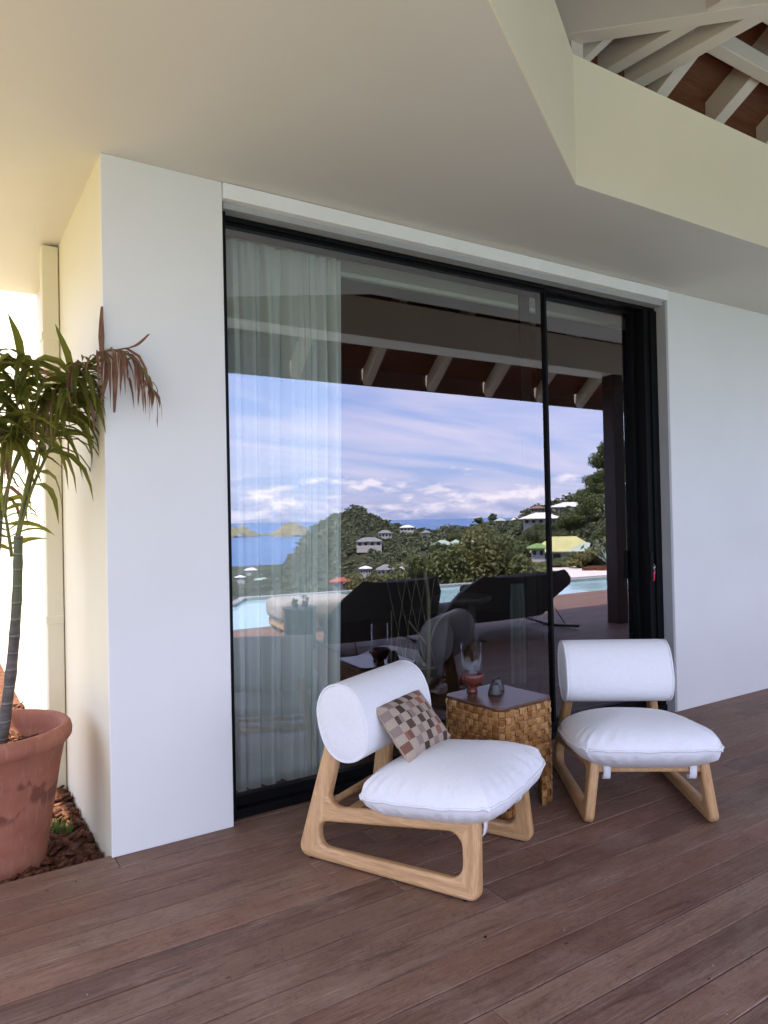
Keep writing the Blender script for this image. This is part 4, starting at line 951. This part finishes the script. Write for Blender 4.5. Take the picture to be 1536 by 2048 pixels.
# ---- potted palm
POT = (-.455,.38,-.16)
def palm():
    pt = tag(MB().lathe([(0,0),(.205,0),(.215,.02),(.30,.55),(.318,.64),(.335,.655),(.35,.675),(.352,.70),(.347,.722),(.335,.735),(.315,.735),(.302,.715),(.295,.66),(.29,.60),(0,.60)], 72, (0,0,0)).build('plant_pot', 'terracotta', None, True, loc=POT), 'large terracotta pot with damp patches at the deck edge', 'pot')
    MB().lathe([(.296,.605),(.2,.615),(.0,.62)], 32).build('soil', 'soil', pt, True)
    g = np.random.default_rng(4); mb = MB()
    for i in range(240):
        a = g.uniform(0,6.28); r = .28*g.random()**.5; L = .012+.022*g.random(); y = g.uniform(0,3.1); t = g.uniform(-.4,.4)
        d = Vector((cos(y),sin(y),t)); c = Vector((r*cos(a),r*sin(a),.622+.012*g.random())); mb.beam(c-d*L, c+d*L, .010+.012*g.random(), .005)
    ch = mb.build('bark_chips', 'mulch', pt); ch['kind'] = 'stuff'
    p = empty('potted_palm', (POT[0],POT[1],POT[2]+.60), label='areca palm with browned drooping frond tips growing in the terracotta pot', cat='palm')
    O = Vector(p.location)
    def cane(pts, r0, r1):
        pts = catmull([Vector(q)-O for q in pts], 8); rr = []
        for i in range(len(pts)):
            t = i/(len(pts)-1); rr.append((r0*(1-t)+r1*t)*(1+.10*(i % 4 == 0)))
        MB().tube(pts, rr, 12).build('cane', 'cane', p, True)
    for q, a, b in PALM_CANES: cane(q, a, b)
    lf = {}
    for fi, (pts, leafn, L, w, dead, droop, t0) in enumerate(PALM_FRONDS):
        P = catmull([Vector(q)-O for q in pts], 8); n = len(P); g = random.Random(50+fi)
        f = MB().tube(P, [.0075*(1-.75*i/(n-1))+.0015 for i in range(n)], 7).build('frond', 'cane_green', p, True)
        green = MB(); brown = MB()
        for k in range(leafn):
            t = t0+(1-t0)*(k+.5)/leafn; i = min(int(t*(n-1)), n-2); fr = t*(n-1)-i; c = P[i].lerp(P[i+1], fr); d = (P[i+1]-P[i]).normalized()
            sidev = d.cross(Vector((0,0,1))); sidev = sidev.normalized() if sidev.length > .1 else Vector((1,0,0))
            for s in (-1,1):
                if g.random() < .10: continue
                l = L*(.55+.75*sin(pi*min(1,t*.93)))*(g.uniform(.45,1.25) if fi == 2 else g.uniform(.75,1.15)); isd = g.random() < (dead*(t**1.6)*1.7)
                wild = (2.2 if (isd and fi == 2) else 1.0)
                out = (sidev*s*(.55+.5*g.random())+d*(.25+.6*g.random())+Vector((0,0,-max(0,d.z)*.35))+Vector((g.uniform(-.25,.25)*wild,g.uniform(-.25,.25)*wild,g.uniform(-.05,.50)))).normalized()
                if out.z > .62: out.z *= .3; out.normalize()
                pts2 = [c]; dirv = out.copy(); dr = droop*(1.7*g.uniform(.7,1.5) if isd else .62*g.uniform(.1,1.9))
                for q in range(5):
                    dirv = (dirv+Vector((g.uniform(-.12,.12),g.uniform(-.12,.12),-dr*.24*(q+.6)))).normalized(); pts2.append(pts2[-1]+dirv*l/5)
                ws = [w*.35,w,w*1.05,w*.8,w*.45,w*.05]; tw = g.uniform(-1.1,1.1); vs = []
                for q, pp in enumerate(pts2):
                    dq = (pts2[min(q+1,5)]-pts2[max(q-1,0)]).normalized(); sd = dq.cross(Vector((0,0,1)));
                    sd = sd.normalized() if sd.length > .05 else sidev
                    sd = Quaternion(dq, tw+(q*.25 if isd else q*.06)) @ sd; nn = sd.cross(dq); ww = ws[q]*(.7 if isd else 1)
                    vs += [pp-sd*ww+nn*ww*.35, pp, pp+sd*ww+nn*ww*.35]
                (brown if isd else green).add(vs, [(q*3+j,q*3+j+1,q*3+j+4,q*3+j+3) for q in range(5) for j in range(2)])
        if green.v: green.build('leaflets', 'palm_leaf_backlit' if fi == 6 else 'palm_leaf', f, True)
        if brown.v: brown.build('dry_leaflets', 'palm_dead', f, True)
    palm_extra(p, O)
simple('cane_green', (0.17,0.175,0.04), .45, .4, .2, 20)
PALM_CANES = [
 ([(-.425,.32,.42),(-.365,.355,.82),(-.335,.36,1.16),(-.325,.35,1.46)], .027, .019),
 ([(-.535,.40,.42),(-.47,.40,.85),(-.43,.40,1.25),(-.40,.40,1.58)], .027, .019),
]
PALM_FRONDS = [
 # rachis points (world), leaflet pairs, length, width, dead share, droop, start
 ([(-.38,.39,1.55),(-.35,.34,1.75),(-.24,.26,2.0),(-.18,.21,2.11),(-.12,.16,2.17),(-.07,.11,2.22),(-.02,.05,2.25)], 17, .33, .0150, .08, 1.3, .42),
 ([(-.33,.35,1.44),(-.28,.30,1.65),(-.21,.24,1.84),(-.15,.19,1.99),(-.12,.16,2.07),(-.07,.13,2.12)], 13, .30, .0145, .03, 1.1, .22),
 ([(-.33,.35,1.46),(-.23,.26,1.91),(-.14,.17,2.13),(-.07,.10,2.22),(-.015,.0,2.28),(.04,-.05,2.29),(.10,-.09,2.26),(.15,-.12,2.19),(.19,-.14,2.09)], 32, .21, .0105, 1.9, 1.3, .28),
 ([(-.40,.40,1.56),(-.38,.36,1.86),(-.36,.30,2.09),(-.31,.22,2.22),(-.26,.14,2.25)], 17, .36, .0165, .06, 1.3, .34),
 ([(-.40,.40,1.56),(-.46,.36,1.86),(-.50,.30,2.08),(-.53,.22,2.20),(-.55,.12,2.22)], 18, .38, .0175, .08, 1.3, .3),
 ([(-.40,.40,1.54),(-.34,.34,1.79),(-.28,.26,1.97),(-.25,.18,2.10),(-.24,.10,2.17)], 16, .33, .0155, .08, 1.3, .36),
 ([(-.34,.52,1.36),(-.35,.60,1.50),(-.37,.66,1.68),(-.40,.70,1.86),(-.46,.72,1.98)], 19, .26, .014, 1.1, .9, .05),
 ([(-.40,.40,1.56),(-.50,.32,1.78),(-.60,.22,1.92),(-.70,.10,1.95)], 16, .36, .0165, .06, 1.3, .3),
 ([(-.40,.40,1.56),(-.44,.30,1.76),(-.47,.18,1.90),(-.48,.06,1.93)], 14, .33, .0165, .06, 1.3, .36),
 ([(-.33,.35,1.46),(-.29,.27,1.72),(-.23,.16,1.93),(-.19,.06,2.06),(-.14,-.02,2.09)], 15, .29, .0145, .22, 1.3, .36),
]
def palm_extra(p, O):
    for q in ([(-.01,-.012,2.24),(-.012,-.014,2.38),(-.008,-.016,2.49)],[(.005,-.03,2.28),(.0,-.06,2.18),(-.03,-.08,2.05)],[(.035,-.05,2.28),(.03,-.08,2.15),(.02,-.10,2.0)],[(.06,-.06,2.29),(.12,-.10,2.31),(.17,-.13,2.36)]):
        pts = catmull([Vector(x)-O for x in q], 5); vs = []; n = len(pts)
        for k, c in enumerate(pts):
            w = .014*(1-abs(2*k/(n-1)-.8)*.55); sd = Vector((.8,-.5,0)).normalized(); vs += [c-sd*w+Vector((0,-.006,0)), c, c+sd*w+Vector((0,-.008,0))]
        MB().add(vs, [(k*3+j,k*3+j+1,k*3+j+4,k*3+j+3) for k in range(n-1) for j in range(2)]).build('dry_leaf', 'palm_dead', p, True)
    g = random.Random(77)
    for k in range(14):
        b = Vector((g.uniform(-.38,-.02),g.uniform(0,.3),g.uniform(1.9,2.2)))-O; a = g.uniform(0,6.3); L = g.uniform(.08,.2)
        MB().tube(catmull([b,b+Vector((cos(a)*L*.5,sin(a)*L*.3,.05)),b+Vector((cos(a)*L,sin(a)*L*.5,-.02))],4), .0012, 4).build('dry_strand', 'palm_dead', p, True)
palm()

# ================================================================== lounge furniture by the glass
def rounded(poly, rads, n=7):
    out = []; m = len(poly)
    for i in range(m):
        p = Vector(poly[i]); a = (Vector(poly[i-1])-p).normalized(); b = (Vector(poly[(i+1)%m])-p).normalized(); ang = a.angle(b)
        r = rads[i] if isinstance(rads, (list,tuple)) else rads
        t = r/math.tan(ang/2); t = min(t, .45*(Vector(poly[i-1])-p).length, .45*(Vector(poly[(i+1)%m])-p).length); r = t*math.tan(ang/2)
        c = p+(a+b).normalized()*(r/sin(ang/2)); s0 = p+a*t-c; s1 = p+b*t-c; a0 = atan2(s0.y,s0.x); a1 = atan2(s1.y,s1.x); dd = (a1-a0+pi)%(2*pi)-pi
        for k in range(n+1): aa = a0+dd*k/n; out.append((c.x+r*cos(aa), c.y+r*sin(aa)))
    return out
def curve_plate(name, loops, half, bev, mat):
    cu = bpy.data.curves.new(name, 'CURVE'); cu.dimensions = '2D'; cu.fill_mode = 'BOTH'; cu.extrude = half-bev; cu.bevel_depth = bev; cu.bevel_resolution = 3; cu.offset = -bev
    for lp in loops:
        sp = cu.splines.new('POLY'); sp.points.add(len(lp)-1); sp.use_cyclic_u = True
        for q, (x, y) in zip(sp.points, lp): q.co = (x, y, 0, 1)
    t = bpy.data.objects.new('tmp', cu); COL.objects.link(t); dg = bpy.context.evaluated_depsgraph_get()
    me = bpy.data.meshes.new_from_object(t.evaluated_get(dg)); bpy.data.objects.remove(t); me.name = name; me.materials.clear(); me.materials.append(MAT[mat])
    me.shade_smooth()
    try: me.set_sharp_from_angle(angle=radians(35))
    except Exception: pass
    return me
def side_frame_mesh():
    outer = [(0,0),(.888,0),(.872,.322),(.20,.232),(.15,.26),(.245,.72),(.165,.72)]
    rad = [.045,.045,.02,.09,.07,.02,.02]
    hole = [(.105,.158),(.800,.248),(.815,.068),(.118,.056)]
    return curve_plate('side_frame', [rounded(outer,rad), rounded(hole,[.045,.06,.06,.06])], .023, .013, 'teak_frame')
def pillow_mesh(name, w, d, top, bot, mat, n=48, N=5.0, prof=2.6, ear=.015, wav=.006, seed=1):
    """closed cushion: two bulged sheets that meet along a seam; superellipse plan with slightly pulled-out corners; returns mesh, seam points"""
    g = np.random.default_rng(seed); U = np.linspace(-1,1,n+1); V = []; F = []; seam = []; uv = []
    waves = [(int(g.integers(9,46)), g.uniform(0,6.3), g.uniform(.4,1)) for _ in range(10)]
    for side in (1,-1):
        H = top if side > 0 else bot
        for i in range(n+1):
            for j in range(n+1):
                u, v = sin(U[i]*pi/2), sin(U[j]*pi/2); m = max(abs(u),abs(v)); nn = (abs(u)**N+abs(v)**N)**(1/N)
                k = m/nn if nn > 1e-9 else 1.0; x, y = u*k, v*k; c = (min(abs(u),abs(v))/m)**10*m**8 if m > 1e-9 else 0
                x *= 1+ear*c; y *= 1+ear*c; ang = atan2(v,u)
                h = H*max(0,1-m**prof)**.5; edge = math.exp(-((1-m)/.16)**2)*min(1,(1-m)*30); p = sum(a*sin(f*ang+q) for f, q, a in waves)*wav*.4*edge*(.4+1.2*c)
                soft = .006*sin(3.1*x+seed)*sin(2.7*y+1.3*seed)*(1-m*m)
                V.append((x*w/2, y*d/2, side*(h+p+soft*(side > 0)))); uv.append(((x+1)/2,(y+1)/2))
    m1 = (n+1)**2
    for i in range(n):
        for j in range(n):
            a = i*(n+1)+j; F.append((a,a+n+1,a+n+2,a+1)); F.append((m1+a,m1+a+1,m1+a+n+2,m1+a+n+1))
    for i in range(n): seam.append(V[i*(n+1)])
    for j in range(n): seam.append(V[n*(n+1)+j])
    for i in range(n,0,-1): seam.append(V[i*(n+1)+n])
    for j in range(n,0,-1): seam.append(V[j])
    seam = [(x,y,0) for x,y,z in seam]
    m = bpy.data.meshes.new(name); m.from_pydata(V, [], F); ul = m.uv_layers.new(name='UVMap'); m.shade_smooth(); m.materials.append(MAT[mat])
    for lp in m.loops: ul.data[lp.index].uv = uv[lp.vertex_index]
    bm = bmesh.new(); bm.from_mesh(m); bmesh.ops.remove_doubles(bm, verts=bm.verts, dist=1e-5); bm.to_mesh(m); bm.free(); m.update()
    return m, seam
def bolster_mesh():
    n = 64; A, B, HL = .172, .130, .290; V = []; F = []; rings = [(-HL,.0),(-HL-.004,.35),(-HL-.003,.7),(-HL,.90),(-HL+.004,.965),(-HL+.014,.993),(-HL+.03,1.0)]
    rings = rings+[(-.15,1.004),(0,1.006),(.15,1.004)]+[(-x,s) for x, s in reversed(rings)]
    for x, s in rings:
        for k in range(n):
            a = 2*pi*k/n; ca, sa = cos(a), sin(a); e = .88
            V.append((x, B*s*math.copysign(abs(ca)**e,ca), A*s*math.copysign(abs(sa)**e,sa)))
    for i in range(len(rings)-1):
        for k in range(n): F.append((i*n+k, i*n+(k+1)%n, (i+1)*n+(k+1)%n, (i+1)*n+k))
    m = bpy.data.meshes.new('back_bolster'); m.from_pydata(V,[],F); m.shade_smooth(); m.materials.append(MAT['white_fabric'])
    pip = []
    for sx in (-1,1):
        ring = [(sx*(HL-.002), B*.972*math.copysign(abs(cos(2*pi*k/n))**.88,cos(2*pi*k/n)), A*.972*math.copysign(abs(sin(2*pi*k/n))**.88,sin(2*pi*k/n))) for k in range(n+1)]
        pip.append(MB().tube(ring, .0055, 8, False).mesh('piping', True, 'white_fabric'))
    return m, pip
SF = side_frame_mesh()
def make_chair(loc, rz, label):
    """local: x across the seat, y towards the sitter's front, z up; frames stand at x = +-.31, back feet at y=0"""
    c = empty('lounge_chair', loc, rz, label=label, cat='lounge chair', group='white cushioned lounge chairs by the glass door')
    for s in (-1,1):
        f = link(SF, 'side_frame', c)
        lean = s*radians(-8.0)
        # curve plane (x=s, y=z) -> chair (y, z), leaning inwards with height
        R = Matrix(((0,0,1,0),(1,0,0,0),(0,1,0,0),(0,0,0,1)))
        f.matrix_local = Matrix.Translation((s*.300,0,.006)) @ Matrix.Rotation(lean,4,'Y') @ R
        for yy in (.07,.82): MB().lathe([(0,-.001),(.012,-.001),(.012,.012),(0,.012)], 14).build('glide', 'black_metal', f, loc=None).matrix_local = (Matrix.Translation((s*.300,0,.006)) @ Matrix.Rotation(lean,4,'Y') @ R).inverted() @ Matrix.Translation((s*.300, yy, -.002))
    MB().beam((-.262,.845,.272),(.262,.845,.272), .028, .046).build('front_rail', 'teak', c, bevel=.008)
    MB().tube([(-.272,.125,.225),(.272,.125,.225)], .016, 14).build('stretcher', 'teak', c, True)
    for i in range(6):
        t = .24+.11*i; MB().beam((-.265,t,.208+.13*(t-.1)-.012),(.265,t,.208+.13*(t-.1)-.012), .055, .014).build('seat_slat', 'teak', c, bevel=.004)
    MB().beam((-.22,.190,.60),(.22,.190,.60), .02, .16).build('back_board', 'teak', c, bevel=.006)
    sm, seam = SEAT
    q = link(sm, 'seat_cushion', c, (0,.640,.352)); q.rotation_euler = (radians(6.0),0,0)
    link(SEATP, 'piping', q)
    bm_, pip = BOL
    b = link(bm_, 'back_bolster', c, (-.006,.235,.612)); b.rotation_euler = (radians(14.0),0,0)
    for p_ in pip: link(p_, 'piping', b)
    for xx in (-.205,.205):
        pts = catmull([(xx,.835,.300),(xx,.866,.298),(xx,.872,.262),(xx,.862,.225),(xx,.838,.212),(xx-.004,.815,.222)], 6); mb = MB(); vs = []
        for k, p in enumerate(pts): vs += [Vector(p)+Vector((-.017,0,0)), Vector(p)+Vector((.017,0,0))]
        mb.add(vs, [(k*2,k*2+1,k*2+3,k*2+2) for k in range(len(pts)-1)]); so = mb.build('strap', 'strap_fabric', c, True); sl = so.modifiers.new('thick','SOLIDIFY'); sl.thickness = .004
    return c
SEAT = pillow_mesh('seat_cushion', .71, .665, .136, .130, 'white_fabric', 72, 5.0, 2.2, seed=4, wav=.013)
def seam_wave(seam, r, seed, a=.0035):
    g = random.Random(seed); ph = [g.uniform(0,6.3) for _ in range(4)]; n = len(seam); out = []
    for i, p in enumerate(seam):
        t = 2*pi*i/n; corner = sum(math.exp(-((((i-n*q/4+n/2) % n)-n/2)/(n*.025))**2) for q in range(4)); s = a*(.5+1.3*corner)*(sin(9*t+ph[0])+sin(23*t+ph[1])*.8+sin(41*t+ph[2])*.6)
        out.append(Vector(p)+Vector((0,0,s))+Vector((p[0],p[1],0)).normalized()*.003)
    return MB().tube(out+[out[0]], r, 8, False)
SEATP = seam_wave(SEAT[1], .0058, 3).mesh('piping', True, 'white_fabric')
BOL = bolster_mesh()
# left chair: back left foot (.703,-.453), facing (.445,-.896)
def chair_at(A, F, lat, label):
    F = Vector((F[0],F[1],0)).normalized(); Rr = Vector((lat[0],lat[1],0)).normalized(); base = Vector((A[0],A[1],0))+Rr*.318; rz = atan2(F.y,F.x)-pi/2
    return make_chair(base, rz, label)
chairL = chair_at((.703,-.453), (.445,-.896), (.896,.445), 'white lounge chair on oak frame with a checked pillow, left of the wicker table')
chairR = chair_at((2.49,-.262), (-.577,-.816), (.816,-.577), 'white lounge chair without a pillow, right of the wicker table')

# ---- checked pillow leaning on the left chair's bolster
def check_pillow():
    m, seam = pillow_mesh('throw_pillow', .40, .275, .056, .056, 'check_fabric', 40, 9.0, 1.7, .05, .004, 9)
    o = link(m, 'throw_pillow'); tag(o, 'small brown and beige checked pillow leaning on the left chair back', 'pillow')
    MB().tube([Vector(p)*1.003 for p in seam]+[Vector(seam[0])*1.003], .003, 6, False).build('piping', 'check_fabric', o, True)
    bpy.context.view_layer.update(); CM = chairL.matrix_world
    TL, TR, R, B = (CM @ Vector(q) for q in ((-.195,.352,.662),(.190,.352,.662),(.190,.515,.462),(-.195,.515,.462)))
    c = (B+R+TL+TR)/4; ex = ((TR-TL)+(R-B)).normalized(); ey = ((TL-B)+(TR-R)); ey = (ey-ex*ey.dot(ex)).normalized(); ez = ex.cross(ey)
    o.matrix_world = Matrix(((ex.x,ey.x,ez.x,c.x),(ex.y,ey.y,ez.y,c.y),(ex.z,ey.z,ez.z,c.z),(0,0,0,1)))
    t = MB().box((-.192,-.108,.010),(-.178,-.060,.0135)).build('label_tag', 'black_metal', o)
    MB().box((-.187,-.100,.0136),(-.184,-.070,.0143)).build('stitching', 'strap_fabric', t)
    return o
check_pillow()

# ---- woven side table with its lamp and votives
TB = (1.885,-.475,0); TROT = radians(5); TH_ = .545
def table():
    t = empty('side_table', TB, TROT, label='square woven wicker side table with dark wooden top between the two chairs', cat='side table')
    hx, hy, r = .205, .215, .055
    poly = rounded([(-hx,-hy),(hx,-hy),(hx,hy),(-hx,hy)], r, 8)
    top = MB().prism(poly, TH_-.014, TH_).build('table_top', 'table_wood', t, bevel=.004, seg=3)
    # outline as arclength -> point, normal
    ip = rounded([(-hx+.004,-hy+.004),(hx-.004,-hy+.004),(hx-.004,hy-.004),(-hx+.004,hy-.004)], r, 8); P = [Vector((x,y)) for x, y in ip]
    seg = [(P[i],P[(i+1)%len(P)]) for i in range(len(P))]; tot = sum((b-a).length for a, b in seg)
    def at(s):
        s %= tot
        for a, b in seg:
            l = (b-a).length
            if s <= l: d = (b-a)/l if l > 1e-6 else Vector((1,0)); return a+d*s, Vector((d.y,-d.x))
            s -= l
        return P[0], Vector((0,-1))
    ncol = 48; cw = tot/ncol; nrow = 15; chh = (TH_-.016)/nrow
    # which cells exist: apron above the arches, legs at the corners
    corners = []
    acc = 0
    for i in range(len(P)):
        if i % 9 == 4: corners.append(acc)
        acc += seg[i][0:1] and (seg[i][1]-seg[i][0]).length
    def cornerdist(s): return min(abs((s-c+tot/2) % tot-tot/2) for c in corners)
    def exists(s, z):
        d = cornerdist(s)
        if d < .082: return True
        dz = max(0, 1-(d-.082)/.05); return z > .265-.06*dz
    core = MB(); M = ncol*2
    for i in range(M):
        s0, s1 = tot*i/M, tot*(i+1)/M
        for k in range(nrow):
            z0, z1 = chh*k, chh*(k+1)
            if exists((s0+s1)/2, (z0+z1)/2):
                (a, na), (b, nb) = at(s0), at(s1); ai, bi = a-na*.022, b-nb*.022; a, b = a-na*.003, b-nb*.003
                core.add([(a.x,a.y,z0),(b.x,b.y,z0),(b.x,b.y,z1),(a.x,a.y,z1),(ai.x,ai.y,z0),(bi.x,bi.y,z0),(bi.x,bi.y,z1),(ai.x,ai.y,z1)], [(0,1,2,3),(5,4,7,6),(0,4,5,1),(3,2,6,7),(1,5,6,2),(0,3,7,4)])
    core.build('wicker_core', 'wicker_core', t)
    def patch(vert, bulge):
        mb = MB(); ns = 5; W_, H_ = cw*1.0, chh*1.0
        for q in range(ns):
            if vert: L0, L1 = -H_/2, H_/2; c0 = -W_/2+W_*(q+.5)/ns; hw = W_/ns/2*.80
            else: L0, L1 = -W_/2, W_/2; c0 = -H_/2+H_*(q+.5)/ns; hw = H_/ns/2*.80
            vs = []
            for e, tt in enumerate((0,.25,.75,1)):
                l = L0+(L1-L0)*tt; up_ = bulge*(1 if e in (1,2) else .12)
                for w_, h_ in ((-hw,0),(-hw*.5,.0022),(hw*.5,.0022),(hw,0)):
                    x, z = (c0+w_, l) if vert else (l, c0+w_)
                    vs.append((x, -(h_+up_), z))
            fs = [(e*4+j, e*4+j+1, (e+1)*4+j+1, (e+1)*4+j) for e in range(3) for j in range(3)]
            if not vert: fs = [tuple(reversed(f)) for f in fs]
            mb.add(vs, fs)
        return mb.mesh('wicker_patch', False, 'wicker' if vert else 'wicker_flat')
    pv, ph_ = patch(True,.006), patch(False,.0065); rest = MB(); cnt = 0; cells = []
    for i in range(ncol):
        for k in range(nrow):
            s, z = cw*(i+.5), chh*(k+.5)
            if exists(s, z):
                p, nrm = at(s); face = nrm.y*-.8+nrm.x*-.55; cells.append((-face, i, k, p, nrm, z))
    cells.sort(key=lambda c: c[0])
    for _, i, k, p, nrm, z in cells:
        ang = atan2(nrm.x, -nrm.y); me = pv if (i+k) % 2 else ph_
        if cnt < 285:
            o = link(me, 'wicker_patch', t, (p.x,p.y,z+random.uniform(-.001,.001))); o.rotation_euler = (random.uniform(-.05,.05),random.uniform(-.07,.07),ang); o.scale = (random.uniform(.92,1.1),random.uniform(.7,1.3),random.uniform(.92,1.1)); cnt += 1
        else:
            ca, sa = cos(ang), sin(ang); rest.add([(v.co.x*ca-v.co.y*sa+p.x, v.co.x*sa+v.co.y*ca+p.y, v.co.z+z) for v in me.vertices], [tuple(f.vertices) for f in me.polygons])
    if rest.v: rest.build('wicker_weave', 'wicker', t)['kind'] = 'stuff'
    for c in corners:
        p, nrm = at(c); q = p-nrm*.034; MB().lathe([(0,0),(.028,.0),(.034,.012),(.034,.26)], 16, (q.x,q.y,.002)).build('leg', 'wicker_core', t, True)
table()
def lamp():
    l = empty('hurricane_lamp', (1.825,-.335,TH_+.001), label='terracotta footed hurricane lamp with clear glass chimney on the wicker table', cat='lamp')
    MB().lathe([(0,0),(.030,0),(.031,.004),(.027,.012),(.027,.034),(.040,.040),(.054,.052),(.062,.068),(.0655,.084),(.066,.100),(.063,.102),(.060,.096),(.056,.076),(.045,.062),(0,.056)], 48).build('bowl', 'lamp_terracotta', l, True)
    MB().lathe([(.056,.085),(.0565,.265),(.0545,.265),(.054,.085)], 48).build('glass_chimney', 'clear_glass', l, True)
    mb = MB()
    b = bmesh.new(); bmesh.ops.create_uvsphere(b, u_segments=10, v_segments=8, radius=.0062); bm_ = bpy.data.meshes.new('bead'); b.to_mesh(bm_); b.free(); bm_.shade_smooth(); bm_.materials.append(MAT['lamp_terracotta'])
    for a0 in (radians(205), radians(25)):
        for k in range(6):
            z = .090-.0115*k; r = .064-.0055*k if k > 1 else .067; link(bm_, 'bead', l, (r*cos(a0),r*sin(a0),z))
lamp()
def votive(x, y, rz, label, s=1.0):
    o = MB().lathe([(0,0),(.036*s,0),(.0385*s,.005),(.0385*s,.008),(.021*s,.056*s),(.0185*s,.057*s),(.0175*s,.052*s),(.027*s,.014*s),(0,.012*s)], 40).build('votive_holder', 'votive_grey', None, True, loc=(x,y,TH_+.001))
    o.data.set_sharp_from_angle(angle=radians(40)); tag(o, label, 'candle holder')
votive(1.885,-.455, 0, 'grey conical candle holder in front on the wicker table')
votive(1.960,-.385, 0, 'grey conical candle holder behind the other one on the wicker table', 1.1)

# ------------------------------------------------------------------ things on the terrace behind the camera, seen in the glass
def rocker_seat(loc, rz, rows, hw, label):
    c = empty('rocking_seat', loc, rz, label=label, cat='rocking seat', group='dark rocking seats facing the pool')
    # faceted upholstered shell: outline rows (z, left, right, lean); local +y faces the glass
    n = 16; V = []
    for z, x0, x1, y in rows:
        for k in range(n+1): V.append((x0+(x1-x0)*(k/n), y-.10*abs(-1+2*k/n)**3, z))
    F = [(i*(n+1)+k, i*(n+1)+k+1, (i+1)*(n+1)+k+1, (i+1)*(n+1)+k) for i in range(len(rows)-1) for k in range(n)]
    mb = MB(); mb.add(V, F); o = mb.build('shell', 'dark_upholstery', c); smooth_angle(o, 30); so = o.modifiers.new('thick','SOLIDIFY'); so.thickness = .09; so.offset = 0; addbevel(o, .02, 3)
    MB().box((-hw*.85,-.80,.22),(hw*.8,-.05,.38)).build('seat_cushion', 'dark_upholstery', c, bevel=.06, seg=3)
    MB().box((-hw*.75,-.26,.36),(hw*.75,-.08,.66)).build('back_cushion', 'dark_upholstery', c, bevel=.06, seg=3)
    for s in (-1,1):
        MB().tube(catmull([(s*hw*.9,.42,.05),(s*hw*.9,.05,.02),(s*hw*.9,-.35,.02),(s*hw*.9,-.85,.08)]), .018, 8).build('rocker_rail', 'dark_metal', c, True)
        for yy in (.20,-.60): MB().tube([(s*hw*.9,yy,.03),(s*hw*.84,yy*.5-.05,.26)], .007, 6).build('wire_leg', 'dark_metal', c, True)
rocker_seat((5.65,-3.2,0), 0, [(.20,-1.25,.60,-.06),(.30,-1.12,.74,-.02),(.57,-.86,1.17,.05),(.655,-.74,1.15,.08),(.735,-.60,1.04,.11),(.755,-.54,.98,.12)], .95, 'dark rocking seat on wire legs reflected across the black mullion')
rocker_seat((3.75,-3.2,0), 0, [(.15,-.78,.66,-.06),(.42,-.78,.72,-.0),(.64,-.58,.72,.06),(.775,-.42,.64,.11),(.805,-.36,.58,.12)], .62, 'dark rocking seat reflected beside the curtain edge')
def lounge_end():
    c = empty('pool_lounger', (3.80,-5.35,0), radians(8), label='pale upholstered pool lounger in the sun, reflected through the curtain', cat='pool lounger')
    MB().box((-.55,-.4,.16),(.62,.4,.44)).build('mattress', 'pale_upholstery', c, bevel=.10, seg=4); MB().box((-.5,-.36,.06),(.6,.36,.16)).build('frame', 'teak', c, bevel=.01)
    for sx in (-.45,.52):
        for sy in (-.3,.3): MB().box((sx-.03,sy-.03,0),(sx+.03,sy+.03,.06)).build('leg', 'teak', c)
lounge_end()
def drum_table():
    c = empty('drum_table', (3.02,-4.05,0), label='grey fluted drum table reflected before the pool lounger', cat='side table')
    prof = [(0,0),(.19,0)]; mb = MB(); mb.lathe([(0,.0),(.185,.0),(.19,.02),(.19,.44),(.185,.46),(0,.46)], 36); mb.build('drum', 'votive_grey', c, True)
    MB().lathe([(0,.461),(.2,.461),(.203,.472),(.2,.484),(0,.484)], 36).build('top', 'roof_grey', c, True)
    for dx, hh in ((-.06,.07),(.07,.09)):
        o = MB().lathe([(0,0),(.035,0),(.042,.03),(.03,.05),(0,.05)], 20).build('plant_pot', 'votive_grey', None, True, loc=(3.02+dx,-4.05,.485)); tag(o, 'tiny pot with a sprig on the left of the drum table' if dx < 0 else 'tiny pot with a sprig on the right of the drum table', 'pot')
        V = leaf_cloud(40, (.05,.05,hh*.6), .02, int(100*hh), 1, 5); V[:,2] += .05+hh*.5; link(npmesh('sprig', V, quads(len(V)), 'tree_leaf'), 'sprig', o)
drum_table()
